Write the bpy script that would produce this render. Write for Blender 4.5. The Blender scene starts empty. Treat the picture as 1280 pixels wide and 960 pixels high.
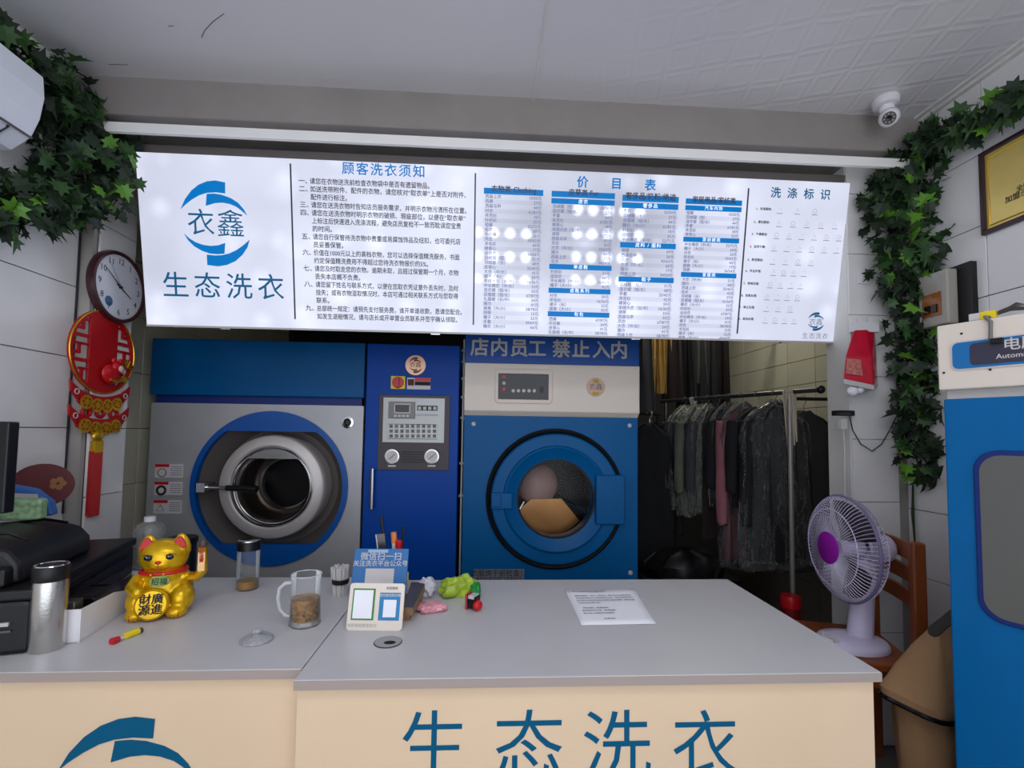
import bpy, bmesh, math, random
from mathutils import Vector, Matrix, Euler
random.seed(7)
S = bpy.context.scene
COL = S.collection
PI = math.pi
# ------------------------------------------------------------------ camera
F, CX, CY, YAW, PITCH, ROLL, H = 610., 640., 508., .055, .054, .014, 1.285
fw = Vector((math.sin(YAW)*math.cos(PITCH), math.cos(YAW)*math.cos(PITCH), math.sin(PITCH)))
r0 = Vector((math.cos(YAW), -math.sin(YAW), 0)); u0 = r0.cross(fw)
Rv = r0*math.cos(ROLL)+u0*math.sin(ROLL); Uv = u0*math.cos(ROLL)-r0*math.sin(ROLL)
camd = bpy.data.cameras.new('camera'); cam = bpy.data.objects.new('camera', camd); COL.objects.link(cam)
camd.sensor_fit = 'HORIZONTAL'; camd.sensor_width = 36; camd.lens = F/1280*36; camd.shift_y = (CY-480)/1280
camd.clip_start = .02
cam.matrix_world = Matrix(((Rv.x, Uv.x, -fw.x, 0), (Rv.y, Uv.y, -fw.y, 0), (Rv.z, Uv.z, -fw.z, H), (0, 0, 0, 1)))
S.camera = cam
# ------------------------------------------------------------------ world, daylight, exposure
W = bpy.data.worlds.new('world'); S.world = W; W.use_nodes = True
W.node_tree.nodes['Background'].inputs[0].default_value = (.82, .88, 1, 1)
W.node_tree.nodes['Background'].inputs[1].default_value = 2.25
def area(name, loc, rot, sx, sy, power, col):
    l = bpy.data.lights.new(name, 'AREA'); l.shape = 'RECTANGLE'; l.size = sx; l.size_y = sy; l.energy = power; l.color = col
    o = bpy.data.objects.new(name, l); COL.objects.link(o); o.location = loc; o.rotation_euler = rot; return o
area('shopfront_daylight', (0, -1.75, 1.3), (PI/2, 0, 0), 3.2, 2.2, 3, (1, .92, .84))
area('ceiling_lamp', (.1, .1, 2.60), (0, 0, 0), 1.2, .5, 13, (.96, .97, 1))
area('back_room_lamp', (1.5, 3.3, 2.57), (0, 0, 0), .5, .2, 7, (1, .96, .84))
S.view_settings.view_transform = 'Standard'; S.view_settings.look = 'None'
S.view_settings.exposure = 0; S.view_settings.gamma = 1; S.view_settings.use_curve_mapping = False
# ------------------------------------------------------------------ helpers
def ray(x, y): return fw+(x-CX)/F*Rv-(y-CY)/F*Uv
def at(x, y, X=None, Y=None, Z=None):
    d = ray(x, y)
    t = X/d.x if X is not None else Y/d.y if Y is not None else (Z-H)/d.z
    return Vector((d.x*t, d.y*t, H+d.z*t))
def lin(c): return tuple(((v/255)/12.92 if v/255 <= .04045 else ((v/255+.055)/1.055)**2.4) for v in c)
def mat(name, c, rough=.5, metal=0., emis=None, es=1., var=0., vscale=8., bump=0., bscale=60., trans=0., alpha=1., spec=.5, coat=0., ior=1.45, stretch=None):
    m = bpy.data.materials.new(name); m.use_nodes = True; nt = m.node_tree; b = nt.nodes['Principled BSDF']
    c = lin(c)
    b.inputs['Base Color'].default_value = (*c, 1); b.inputs['Roughness'].default_value = rough; b.inputs['Metallic'].default_value = metal
    b.inputs['Specular IOR Level'].default_value = spec; b.inputs['Transmission Weight'].default_value = trans; b.inputs['IOR'].default_value = ior
    b.inputs['Alpha'].default_value = alpha; b.inputs['Coat Weight'].default_value = coat
    if emis: b.inputs['Emission Color'].default_value = (*lin(emis), 1); b.inputs['Emission Strength'].default_value = es
    if var or bump:
        tc = nt.nodes.new('ShaderNodeTexCoord'); src = tc.outputs['Object']
        if stretch:
            mp = nt.nodes.new('ShaderNodeMapping'); mp.inputs['Scale'].default_value = stretch; nt.links.new(src, mp.inputs[0]); src = mp.outputs[0]
    if var:
        n = nt.nodes.new('ShaderNodeTexNoise'); n.inputs['Scale'].default_value = vscale; n.inputs['Detail'].default_value = 5; nt.links.new(src, n.inputs['Vector'])
        r = nt.nodes.new('ShaderNodeValToRGB'); r.color_ramp.elements[0].position = .3; r.color_ramp.elements[1].position = .7
        r.color_ramp.elements[0].color = (*[max(0, v*(1-var)) for v in c], 1); r.color_ramp.elements[1].color = (*[min(1, v*(1+var*.5)) for v in c], 1)
        nt.links.new(n.outputs['Fac'], r.inputs[0]); nt.links.new(r.outputs[0], b.inputs['Base Color'])
    if bump:
        n = nt.nodes.new('ShaderNodeTexNoise'); n.inputs['Scale'].default_value = bscale; n.inputs['Detail'].default_value = 3; nt.links.new(src, n.inputs['Vector'])
        bp = nt.nodes.new('ShaderNodeBump'); bp.inputs['Strength'].default_value = bump; bp.inputs['Distance'].default_value = .01
        nt.links.new(n.outputs['Fac'], bp.inputs['Height']); nt.links.new(bp.outputs[0], b.inputs['Normal'])
    return m
def film(name, tint, opac=.25, rough=.12, bump=.6, bscale=25., stretch=(1, 1, .35)):
    m = bpy.data.materials.new(name); m.use_nodes = True; nt = m.node_tree; N = nt.nodes; N.remove(N['Principled BSDF'])
    out = [n for n in N if n.type == 'OUTPUT_MATERIAL'][0]
    t = N.new('ShaderNodeBsdfTransparent'); g = N.new('ShaderNodeBsdfPrincipled'); g.inputs['Base Color'].default_value = (*lin(tint), 1)
    g.inputs['Roughness'].default_value = rough; g.inputs['Specular IOR Level'].default_value = 1
    f = N.new('ShaderNodeFresnel'); f.inputs[0].default_value = 1.5
    a = N.new('ShaderNodeMath'); a.operation = 'MULTIPLY_ADD'; a.inputs[1].default_value = 1.2; a.inputs[2].default_value = opac; a.use_clamp = True
    mx = N.new('ShaderNodeMixShader'); L = nt.links
    L.new(f.outputs[0], a.inputs[0]); L.new(a.outputs[0], mx.inputs[0]); L.new(t.outputs[0], mx.inputs[1]); L.new(g.outputs[0], mx.inputs[2]); L.new(mx.outputs[0], out.inputs[0])
    if bump:
        tc = N.new('ShaderNodeTexCoord'); mp = N.new('ShaderNodeMapping'); mp.inputs['Scale'].default_value = stretch
        n = N.new('ShaderNodeTexNoise'); n.inputs['Scale'].default_value = bscale; n.inputs['Detail'].default_value = 4; n.inputs['Distortion'].default_value = 1.5
        bp = N.new('ShaderNodeBump'); bp.inputs['Strength'].default_value = bump; bp.inputs['Distance'].default_value = .09 if bscale < 20 else .03
        L.new(tc.outputs['Object'], mp.inputs[0]); L.new(mp.outputs[0], n.inputs['Vector']); L.new(n.outputs['Fac'], bp.inputs['Height']); L.new(bp.outputs[0], g.inputs['Normal']); L.new(bp.outputs[0], f.inputs['Normal'])
    return m
def tag(o, label=None, cat=None, group=None, kind=None):
    if label: o['label'] = label
    if cat: o['category'] = cat
    if group: o['group'] = group
    if kind: o['kind'] = kind
    return o
def thing(name, label, cat, loc=(0, 0, 0), rz=0., group=None, rot=None):
    o = bpy.data.objects.new(name, None); COL.objects.link(o); o.location = loc; o.rotation_euler = rot or (0, 0, rz); o.empty_display_size = .05
    return tag(o, label, cat, group)
class G:
    def __init__(s): s.v = []; s.f = []; s.T = None
    def add(s, vs, fs):
        n = len(s.v)
        s.v += [tuple(s.T @ Vector(v)) if s.T else tuple(v) for v in vs]; s.f += [tuple(i+n for i in f) for f in fs]; return s
    def box(s, a, b):
        x0, y0, z0 = a; x1, y1, z1 = b
        return s.add([(x0, y0, z0), (x1, y0, z0), (x1, y1, z0), (x0, y1, z0), (x0, y0, z1), (x1, y0, z1), (x1, y1, z1), (x0, y1, z1)],
                     [(0, 3, 2, 1), (4, 5, 6, 7), (0, 1, 5, 4), (1, 2, 6, 5), (2, 3, 7, 6), (3, 0, 4, 7)])
    def loft(s, rings, caps=True, closed=True):
        n = len(rings[0]); vs = [p for r in rings for p in r]; fs = []
        for i in range(len(rings)-1):
            for j in range(n if closed else n-1):
                k = (j+1) % n; fs.append((i*n+j, i*n+k, (i+1)*n+k, (i+1)*n+j))
        if caps: fs.append(tuple(range(n-1, -1, -1))); fs.append(tuple((len(rings)-1)*n+j for j in range(n)))
        return s.add(vs, fs)
    def lathe(s, prof, c=(0, 0, 0), ax='z', n=24, caps=False, sx=1, sy=1):
        R = []
        for r, h in prof:
            ring = []
            for j in range(n):
                a = 2*PI*j/n; p = r*math.cos(a)*sx; q = r*math.sin(a)*sy
                ring.append((c[0]+p, c[1]+q, c[2]+h) if ax == 'z' else (c[0]+p, c[1]+h, c[2]-q) if ax == 'y' else (c[0]+h, c[1]+p, c[2]+q))
            R.append(ring)
        return s.loft(R, caps)
    def tube(s, pts, r, n=8, caps=True, closed=False):
        P = [Vector(p) for p in pts]; rs = r if isinstance(r, (list, tuple)) else [r]*len(P); R = []
        up = None
        for i, p in enumerate(P):
            if closed: d = P[(i+1) % len(P)]-P[i-1]
            else: d = P[min(i+1, len(P)-1)]-P[max(i-1, 0)]
            d.normalize()
            if up is None:
                up = Vector((0, 0, 1)) if abs(d.z) < .9 else Vector((1, 0, 0))
            a = d.cross(up).normalized(); b = a.cross(d).normalized(); up = b
            R.append([p+rs[i]*(math.cos(2*PI*j/n)*a+math.sin(2*PI*j/n)*b) for j in range(n)])
        if closed: R.append(R[0]); caps = False
        return s.loft(R, caps)
    def sphere(s, c, r, n=16, m=10):
        if not isinstance(r, (tuple, list)): r = (r, r, r)
        return s.loft([[(c[0]+r[0]*math.sin(t)*math.cos(2*PI*j/n), c[1]+r[1]*math.sin(t)*math.sin(2*PI*j/n), c[2]-r[2]*math.cos(t)) for j in range(n)]
                       for t in [.06+(PI-.12)*i/m for i in range(m+1)]])
    def prism(s, poly, y0, y1, plane='xz'):
        def P(u, v, w): return (u, w, v) if plane == 'xz' else (u, v, w) if plane == 'xy' else (w, u, v)
        n = len(poly); vs = [P(u, v, y0) for u, v in poly]+[P(u, v, y1) for u, v in poly]
        return s.add(vs, [tuple(range(n)), tuple(range(2*n-1, n-1, -1))]+[(i, i+n, (i+1) % n+n, (i+1) % n) for i in range(n)])
    def ringplate(s, outer, inner, y0, y1, c=(0, 0), n=64, angs=()):
        A = sorted(set([2*PI*i/n for i in range(n)]+[a % (2*PI) for a in angs])); m = len(A)
        def row(fn, y): return [(c[0]+fn(a)*math.cos(a), y, c[1]+fn(a)*math.sin(a)) for a in A]
        return s.loft([row(inner, y1), row(inner, y0), row(outer, y0), row(outer, y1), row(inner, y1)], caps=False)
    def build(s, name, m, parent=None, smooth=False, bev=0., seg=2, sub=0, loc=None, auto=40):
        me = bpy.data.meshes.new(name); me.from_pydata(s.v, [], s.f); me.validate()
        bm = bmesh.new(); bm.from_mesh(me); bmesh.ops.remove_doubles(bm, verts=bm.verts, dist=1e-6); bmesh.ops.recalc_face_normals(bm, faces=bm.faces)
        if smooth:
            for f in bm.faces: f.smooth = True
            for e in bm.edges:
                if len(e.link_faces) == 2 and e.calc_face_angle(0) > math.radians(auto): e.smooth = False
        bm.to_mesh(me); bm.free()
        o = bpy.data.objects.new(name, me); COL.objects.link(o); me.materials.append(m); o.parent = parent
        if loc: o.location = loc
        if bev: b = o.modifiers.new('b', 'BEVEL'); b.width = bev; b.segments = seg; b.limit_method = 'ANGLE'; b.angle_limit = .7
        if sub: q = o.modifiers.new('s', 'SUBSURF'); q.levels = q.render_levels = sub
        return o
def box(name, a, b, m, parent=None, bev=0., **k): return G().box(a, b).build(name, m, parent, bev=bev, **k)
def rrect(w, h, r, cx=0, cz=0, n=5):
    out = []
    for (sx, sz, a0) in ((1, 1, 0), (-1, 1, 90), (-1, -1, 180), (1, -1, 270)):
        for i in range(n+1):
            a = math.radians(a0+90*i/n); out.append((cx+sx*(w/2-r)+r*math.cos(a), cz+sz*(h/2-r)+r*math.sin(a)))
    return out
TX = []
def text(body, size, m, parent, loc, name='lettering', rot=(PI/2, 0, 0), align='LEFT', bold=0., sx=1., space=1., ext=0., shear=0., res=2, label=None, line=1., fit=None):
    c = bpy.data.curves.new('tmp', 'FONT'); c.body = body; c.size = size; c.align_x = align; c.align_y = 'CENTER'; c.resolution_u = max(res, 2)
    c.space_character = space; c.extrude = ext; c.shear = shear; c.space_line = line
    o = bpy.data.objects.new('tmp', c); COL.objects.link(o); o.location = loc; o.rotation_euler = rot; o.scale = (sx, 1, 1); o.parent = parent
    TX.append((o, name, m, label, bold, fit)); return o
def flush_text():
    dg = bpy.context.evaluated_depsgraph_get()
    for o, name, m, label, bold, fit in TX:
        me = bpy.data.meshes.new_from_object(o.evaluated_get(dg)); me.name = name; me.materials.clear(); me.materials.append(m)
        if bold:
            bm = bmesh.new(); bm.from_mesh(me); g0 = bm.verts[:]+bm.edges[:]+bm.faces[:]
            for q_, (dx, dy) in enumerate(((bold, 0), (-bold, 0), (0, bold), (0, -bold))):
                d = bmesh.ops.duplicate(bm, geom=g0); bmesh.ops.translate(bm, verts=[v for v in d['geom'] if isinstance(v, bmesh.types.BMVert)], vec=(dx, dy, .00006*(q_+1)))
            bm.to_mesh(me); bm.free()
        if fit and len(me.vertices): o.scale.x = fit/max(1e-4, max(v.co.x for v in me.vertices)-min(v.co.x for v in me.vertices))
        n = bpy.data.objects.new(name, me); COL.objects.link(n); n.parent = o.parent; n.location = o.location; n.rotation_euler = o.rotation_euler; n.scale = o.scale
        if label: n['label'] = label
        c = o.data; bpy.data.objects.remove(o); bpy.data.curves.remove(c)
    TX.clear()
# ------------------------------------------------------------------ materials
M = {}
M['tile'] = mat('glazed_tile', (232, 230, 228), .18, var=.06, vscale=3, bump=.05, bscale=12)
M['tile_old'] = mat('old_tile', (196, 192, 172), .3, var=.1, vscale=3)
M['grout'] = mat('grout', (92, 84, 76), .9)
M['ceil'] = None
M['beam'] = mat('beam_plaster', (150, 143, 138), .7, var=.1, vscale=5, bump=.2, bscale=30)
M['white_paint'] = mat('white_paint', (224, 222, 216), .6, var=.06, vscale=4)
M['grey_paint'] = mat('grey_strip', (168, 163, 156), .6, var=.1)
M['floor'] = mat('floor_tile', (112, 104, 98), .35, var=.15)
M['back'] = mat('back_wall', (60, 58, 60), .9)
M['blue'] = mat('enamel_blue', (0, 88, 146), .38, var=.06, vscale=4, spec=.18)
M['blue2'] = mat('column_blue', (2, 66, 156), .38, var=.05, spec=.18)
M['blue3'] = mat('ring_blue', (0, 80, 160), .32)
M['bluetop'] = mat('top_panel_blue', (0, 84, 140), .34, spec=.2, var=.12, vscale=3)
M['blueov'] = mat('cabinet_blue', (0, 98, 160), .38, var=.05, spec=.25)
M['dkblue'] = mat('dark_blue', (10, 40, 110), .5)
M['steelp'] = mat('steel_panel', (178, 178, 180), .42, metal=.35, var=.05)
M['steel'] = mat('brushed_steel', (200, 198, 194), .25, metal=1, bump=.05, bscale=200)
M['steeld'] = mat('dark_steel', (96, 94, 92), .35, metal=.8)
M['chrome'] = mat('chrome', (225, 225, 228), .08, metal=1)
M['black'] = mat('black_plastic', (16, 16, 18), .4)
M['blackg'] = mat('gloss_black', (10, 10, 12), .15)
M['printer'] = mat('printer_black', (14, 14, 16), .42, bump=.03, bscale=300)
M['dark'] = mat('dark_void', (8, 8, 9), .9)
M['cream'] = mat('cream_metal', (226, 214, 200), .4)
M['creamd'] = mat('counter_cream', (232, 204, 170), .45, var=.04, vscale=3)
M['top'] = mat('laminate_grey', (196, 194, 196), .33, var=.04, vscale=6, bump=.02, bscale=150)
M['edge'] = mat('laminate_edge', (168, 154, 146), .5)
M['white'] = mat('white_plastic', (228, 226, 228), .35)
M['lilac'] = mat('lilac_plastic', (214, 206, 232), .35)
M['purple'] = mat('purple_plastic', (150, 28, 160), .3)
M['paper'] = mat('paper', (238, 238, 244), .8)
M['ink'] = mat('ink', (40, 40, 46), .8)
M['greyink'] = mat('grey_ink', (120, 122, 140), .8)
M['teal'] = mat('counter_teal_print', (0, 88, 124), .5, spec=.2)
M['red'] = mat('red_plastic', (196, 18, 32), .3)
M['redf'] = mat('red_flocking', (176, 6, 14), .55)
M['gold'] = mat('gold_foil', (222, 176, 40), .28, metal=.8)
M['goldcat'] = mat('gold_paint', (226, 180, 20), .3, metal=.55, var=.25, vscale=22)
M['green'] = mat('green_paint', (60, 130, 60), .5)
M['yellow'] = mat('yellow_plastic', (232, 206, 30), .4)
M['wood'] = mat('chair_wood', (142, 74, 34), .4, var=.3, vscale=14, stretch=(1, 1, .15))
M['kraft'] = mat('bag_cloth', (160, 124, 88), .9, var=.12, vscale=9, bump=.5, bscale=14)
M['dglass'] = film('door_glass', (14, 14, 16), .03, .04, 0)
M['glass'] = film('clear_glass', (225, 232, 236), .02, .03, 0)
M['film'] = film('garment_film', (176, 180, 180), .045, .10, 1., 5, (1.6, 1.6, .8))
M['tea'] = mat('tea', (176, 122, 30), .05, trans=.8, ior=1.33)
M['leaves'] = mat('tea_leaves', (74, 52, 14), .8)
M['stem'] = mat('vine_stem', (44, 66, 30), .7)
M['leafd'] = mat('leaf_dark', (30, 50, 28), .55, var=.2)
M['leafm'] = mat('leaf_mid', (52, 88, 40), .5, var=.2)
M['leafb'] = mat('leaf_bright', (96, 150, 44), .45, var=.2)
M['rubber'] = mat('door_gasket', (14, 14, 16), .6)
M['cable'] = mat('cable_grey', (110, 108, 104), .6)
M['cablew'] = mat('cable_white', (205, 203, 198), .5)
M['labelw'] = mat('label_white', (205, 200, 198), .5)
M['silver'] = mat('silver_print', (190, 188, 184), .4)
def jacket(n, c): return mat(n, c, .9, var=.2, vscale=6, bump=.2, bscale=12)
M['j0'] = jacket('black_wool', (22, 22, 26)); M['j1'] = jacket('navy_wool', (26, 28, 40)); M['j2'] = jacket('brown_wool', (44, 34, 32))
M['j3'] = jacket('rose_fabric', (150, 92, 100)); M['j4'] = jacket('charcoal_fabric', (58, 58, 62)); M['j5'] = jacket('ochre_fabric', (206, 160, 80)); M['j6'] = jacket('greygreen_fabric', (96, 98, 84))
# ceiling material with an embossed hexagon relief
m = mat('embossed_ceiling_panel', (226, 224, 226), .38, var=.05, vscale=1.2); nt = m.node_tree; b = nt.nodes['Principled BSDF']
tc = nt.nodes.new('ShaderNodeTexCoord'); br = nt.nodes.new('ShaderNodeTexVoronoi'); br.feature = 'DISTANCE_TO_EDGE'; br.inputs['Scale'].default_value = 9; br.inputs['Randomness'].default_value = .12
nz = nt.nodes.new('ShaderNodeTexNoise'); nz.inputs['Scale'].default_value = 1.6
mp = nt.nodes.new('ShaderNodeMapping'); mp.inputs['Scale'].default_value = (1, .8, 1); mp.inputs['Rotation'].default_value = (0, 0, .25)
rp = nt.nodes.new('ShaderNodeTexNoise'); rp.inputs['Scale'].default_value = .8
wv = nt.nodes.new('ShaderNodeMath'); wv.operation = 'MULTIPLY'; wv2 = nt.nodes.new('ShaderNodeMath'); wv2.operation = 'PINGPONG'; wv2.inputs[1].default_value = .12
bp = nt.nodes.new('ShaderNodeBump'); bp.inputs['Strength'].default_value = .8; bp.inputs['Distance'].default_value = .03
L = nt.links
L.new(tc.outputs['Object'], mp.inputs[0]); L.new(mp.outputs[0], br.inputs['Vector']); L.new(tc.outputs['Object'], rp.inputs['Vector']); L.new(br.outputs['Distance'], wv2.inputs[0])
mr = nt.nodes.new('ShaderNodeMapRange'); sx_ = nt.nodes.new('ShaderNodeSeparateXYZ'); L.new(tc.outputs['Object'], sx_.inputs[0]); L.new(sx_.outputs['X'], mr.inputs[0]); mr.inputs[1].default_value = .3; mr.inputs[2].default_value = 1.3; mr.inputs[3].default_value = .06; mr.inputs[4].default_value = .45; L.new(mr.outputs[0], bp.inputs['Strength'])
L.new(wv2.outputs[0], bp.inputs['Height']); L.new(bp.outputs[0], b.inputs['Normal']); M['ceil'] = m

# ================================================================== STRUCTURE
XL, XR, XLI, XRI, ZC = -1.63, 1.84, -1.74, 2.15, 2.64
def struct(name, a, b, m, **k): return tag(box(name, a, b, m, **k), kind='structure')
struct('floor', (-1.9, -1.7, -.1), (2.4, 4.5, 0), M['floor'])
struct('ceiling', (-1.9, -1.7, ZC), (2.4, 2.0, ZC+.1), M['ceil'])
struct('trim_1', (.17, -1.7, ZC-.004), (.178, 1.9, ZC), M['white_paint'])
tag(G().box((XR-.03, -1.7, ZC-.02), (XR, 1.92, ZC)).box((XR-.05, -1.7, ZC-.008), (XR-.03, 1.92, ZC)).build('trim_2', M['white_paint']), kind='structure')
tag(G().box((XL, -1.7, ZC-.035), (XL+.03, 2.0, ZC)).build('trim_3', M['white_paint']), kind='structure')
for cpts_ in ([(252, 47), (256, 38), (266, 27), (280, 17)], [(136, 80.5), (148, 80.5), (160, 81)], [(210, 32.5), (217, 32.5)]):
    tag(G().tube([at(x, y, Z=ZC-.0005) for x, y in cpts_], .0014, 4).build('trim_crack', M['cable']), kind='structure')
# beam above the sign with its lower step
struct('wall_beam', (-1.9, 1.90, 2.49), (2.3, 2.3, ZC+.1), M['beam'], bev=.006)
zb0, zb1 = at(640, 187.5, Y=1.888).z, at(640, 176, Y=1.888).z
struct('trim_6', (-1.62, 1.885, zb0), (1.80, 1.90, zb1), mat('band_white', (246, 244, 240), .5))
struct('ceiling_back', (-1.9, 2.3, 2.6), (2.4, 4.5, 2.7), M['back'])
wl = struct('wall_left', (XL-.2, -1.7, 0), (XL-.008, 2.0, ZC), M['grout'])
wr = struct('wall_right', (XR+.008, -1.7, 0), (XR+.3, 2.03, ZC), M['grout'])
tilebox = {}
def tile_obj(w, h, t, m):
    k = (round(w, 4), round(h, 4), m.name)
    if k not in tilebox:
        me = bpy.data.meshes.new('tile'); bm = bmesh.new(); bmesh.ops.create_cube(bm, size=1)
        for v in bm.verts: v.co = (v.co.x*t, v.co.y*w, v.co.z*h)
        bmesh.ops.bevel(bm, geom=[e for e in bm.edges], offset=.0012, segments=1, affect='EDGES'); bm.to_mesh(me); bm.free(); me.materials.append(m); tilebox[k] = me
    return bpy.data.objects.new('tile', tilebox[k])
def tiles(parent, X, sgn, y_lines, z_lines, m, t=.01, gap=.0032, skip=None):
    for i in range(len(y_lines)-1):
        for j in range(len(z_lines)-1):
            y0, y1, z0, z1 = y_lines[i], y_lines[i+1], z_lines[j], z_lines[j+1]
            if skip and skip((y0+y1)/2, (z0+z1)/2): continue
            o = tile_obj(y1-y0-gap, z1-z0-gap, t, m); COL.objects.link(o); o.parent = parent
            o.location = (X-sgn*(t/2+random.uniform(-.0006, .0006)), (y0+y1)/2, (z0+z1)/2)
            o.rotation_euler = (0, random.uniform(-.003, .003), random.uniform(-.003, .003))
zl = [0.004]+[.71-.272*2+.272*k for k in range(9)]; zl = [z for z in zl if z < ZC-.03]+[ZC-.002]
ylL = [1.62-.45*k for k in range(7, -1, -1)]+[1.998]
ylR = [1.66-.45*k for k in range(7, -1, -1)]+[2.028]
zL = [0.004]+[.215+.272*k for k in range(9)]+[ZC-.002]
zL = [z+.0 for z in zL]
tiles(wl, XL, -1, ylL, [0.004, .19, .464, .736, 1.008, 1.28, 1.556, 1.835, 2.107, 2.379, ZC-.002], M['tile'])
tiles(wr, XR, 1, ylR, [0.004, .166, .438, .71, .984, 1.256, 1.528, 1.81, 2.079, 2.35, ZC-.002], M['tile'])
# left step and white projecting piece of wall, then the deeper wall
s1 = struct('trim_4', (XL-.2, 2.0, 0), (-1.572, 2.02, 2.49), M['grey_paint'])
pl = struct('wall_left_pier', (XL-.2, 2.02, 0), (-1.578, 2.22, 2.49), M['grout'])
tiles(pl, -1.57, -1, [2.02, 2.22], [.004, .19, .464, .736, 1.008, 1.28, 1.556, 1.835, 2.107, 2.379, 2.489], M['tile'])
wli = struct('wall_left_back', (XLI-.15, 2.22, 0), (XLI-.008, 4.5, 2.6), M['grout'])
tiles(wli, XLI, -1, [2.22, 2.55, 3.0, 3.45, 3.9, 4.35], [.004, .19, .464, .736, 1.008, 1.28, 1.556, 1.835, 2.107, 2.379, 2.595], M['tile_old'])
# right side: grey strip, tiled pier, deep wall
struct('trim_5', (1.785, 2.03, 0), (XR+.3, 2.16, 2.49), M['grey_paint'])
pr = struct('wall_right_pier', (1.575, 2.025, 0), (1.785, 2.16, 2.49), M['white_paint'])
zz = [.004, .19, .464, .736, 1.01, 1.278, 1.55, 1.82, 2.09, 2.36, 2.489]
for j in range(len(zz)-1):
    o = tile_obj(.205, zz[j+1]-zz[j]-.003, .01, M['tile']); COL.objects.link(o); o.parent = pr
    o.location = (1.68, 2.021, (zz[j]+zz[j+1])/2); o.rotation_euler = (0, 0, PI/2)
wri = struct('wall_right_back', (XRI+.008, 2.16, 0), (XRI+.2, 4.5, 2.6), M['grout'])
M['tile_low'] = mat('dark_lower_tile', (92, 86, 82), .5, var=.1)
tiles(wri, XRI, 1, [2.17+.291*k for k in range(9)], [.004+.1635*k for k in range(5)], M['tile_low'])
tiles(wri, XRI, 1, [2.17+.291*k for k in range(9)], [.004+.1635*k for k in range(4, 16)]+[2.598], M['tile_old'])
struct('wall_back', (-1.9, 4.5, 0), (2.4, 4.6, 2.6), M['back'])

# ================================================================== SIGN
T0 = Vector((.075, 2.12, 1.720)); TILT = math.atan2(.12, .67)
sign = thing('lightbox_sign', 'long backlit white laundry notice and price board hanging under the beam', 'sign', T0, rot=(TILT, 0, 0))
SM = Matrix.Translation(T0) @ Euler((TILT, 0, 0)).to_matrix().to_4x4(); SMi = SM.inverted()
def SP(x, y):                       # a pixel of the board as board coordinates (u, w)
    o = SMi @ Vector((0, 0, H)); d = SMi.to_3x3() @ ray(x, y); t = -o.y/d.y; p = o+d*t; return p.x, p.z
SH = .688
m = bpy.data.materials.new('backlit_acrylic'); m.use_nodes = True; nt = m.node_tree; b = nt.nodes['Principled BSDF']; L = nt.links
b.inputs['Base Color'].default_value = (.25, .26, .3, 1); b.inputs['Roughness'].default_value = .25
tc = nt.nodes.new('ShaderNodeTexCoord'); sp = nt.nodes.new('ShaderNodeSeparateXYZ'); L.new(tc.outputs['Object'], sp.inputs[0])
def mth(op, a, b_=None, c=None, clamp=False):
    n = nt.nodes.new('ShaderNodeMath'); n.operation = op; n.use_clamp = clamp
    for i, v in enumerate((a, b_, c)):
        if v is None: continue
        if isinstance(v, (int, float)): n.inputs[i].default_value = v
        else: L.new(v, n.inputs[i])
    return n.outputs[0]
def sstep(v, a, b_):
    n = nt.nodes.new('ShaderNodeMapRange'); n.interpolation_type = 'SMOOTHSTEP'; L.new(v, n.inputs[0]); n.inputs[1].default_value = a; n.inputs[2].default_value = b_; return n.outputs[0]
X_, Z_ = sp.outputs['X'], sp.outputs['Z']
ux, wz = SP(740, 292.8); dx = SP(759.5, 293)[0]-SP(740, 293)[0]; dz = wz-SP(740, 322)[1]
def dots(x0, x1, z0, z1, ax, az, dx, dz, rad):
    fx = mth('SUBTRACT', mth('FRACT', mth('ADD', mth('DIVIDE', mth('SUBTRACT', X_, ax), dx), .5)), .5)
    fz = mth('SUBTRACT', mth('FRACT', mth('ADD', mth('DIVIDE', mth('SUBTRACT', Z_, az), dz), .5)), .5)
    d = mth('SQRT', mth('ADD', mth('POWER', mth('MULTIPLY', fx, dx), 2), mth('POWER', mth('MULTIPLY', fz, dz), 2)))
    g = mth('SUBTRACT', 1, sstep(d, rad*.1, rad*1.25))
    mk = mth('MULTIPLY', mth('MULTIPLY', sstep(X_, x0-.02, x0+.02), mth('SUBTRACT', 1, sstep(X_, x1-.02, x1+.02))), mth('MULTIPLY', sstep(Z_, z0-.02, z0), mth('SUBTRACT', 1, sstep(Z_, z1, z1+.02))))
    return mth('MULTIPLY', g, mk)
d1 = dots(SP(715, 300)[0], SP(806, 300)[0], SP(760, 355)[1], SP(760, 255)[1], ux, wz, dx, dz, .027)  # reflected lamp grid painted into the emission as bright dots
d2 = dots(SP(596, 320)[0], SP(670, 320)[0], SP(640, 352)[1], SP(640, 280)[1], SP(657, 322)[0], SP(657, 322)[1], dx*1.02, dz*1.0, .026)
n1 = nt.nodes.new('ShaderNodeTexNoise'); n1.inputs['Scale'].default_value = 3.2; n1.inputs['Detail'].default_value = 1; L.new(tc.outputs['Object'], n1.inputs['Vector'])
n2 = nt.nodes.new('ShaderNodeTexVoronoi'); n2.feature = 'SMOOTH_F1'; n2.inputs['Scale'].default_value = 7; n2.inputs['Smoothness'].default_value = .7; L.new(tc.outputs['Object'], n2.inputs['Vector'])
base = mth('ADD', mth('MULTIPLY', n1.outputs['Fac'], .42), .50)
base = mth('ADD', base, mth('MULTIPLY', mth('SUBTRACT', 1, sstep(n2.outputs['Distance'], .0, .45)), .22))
es = mth('ADD', base, mth('MULTIPLY', mth('ADD', d1, d2), 1.3))
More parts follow.
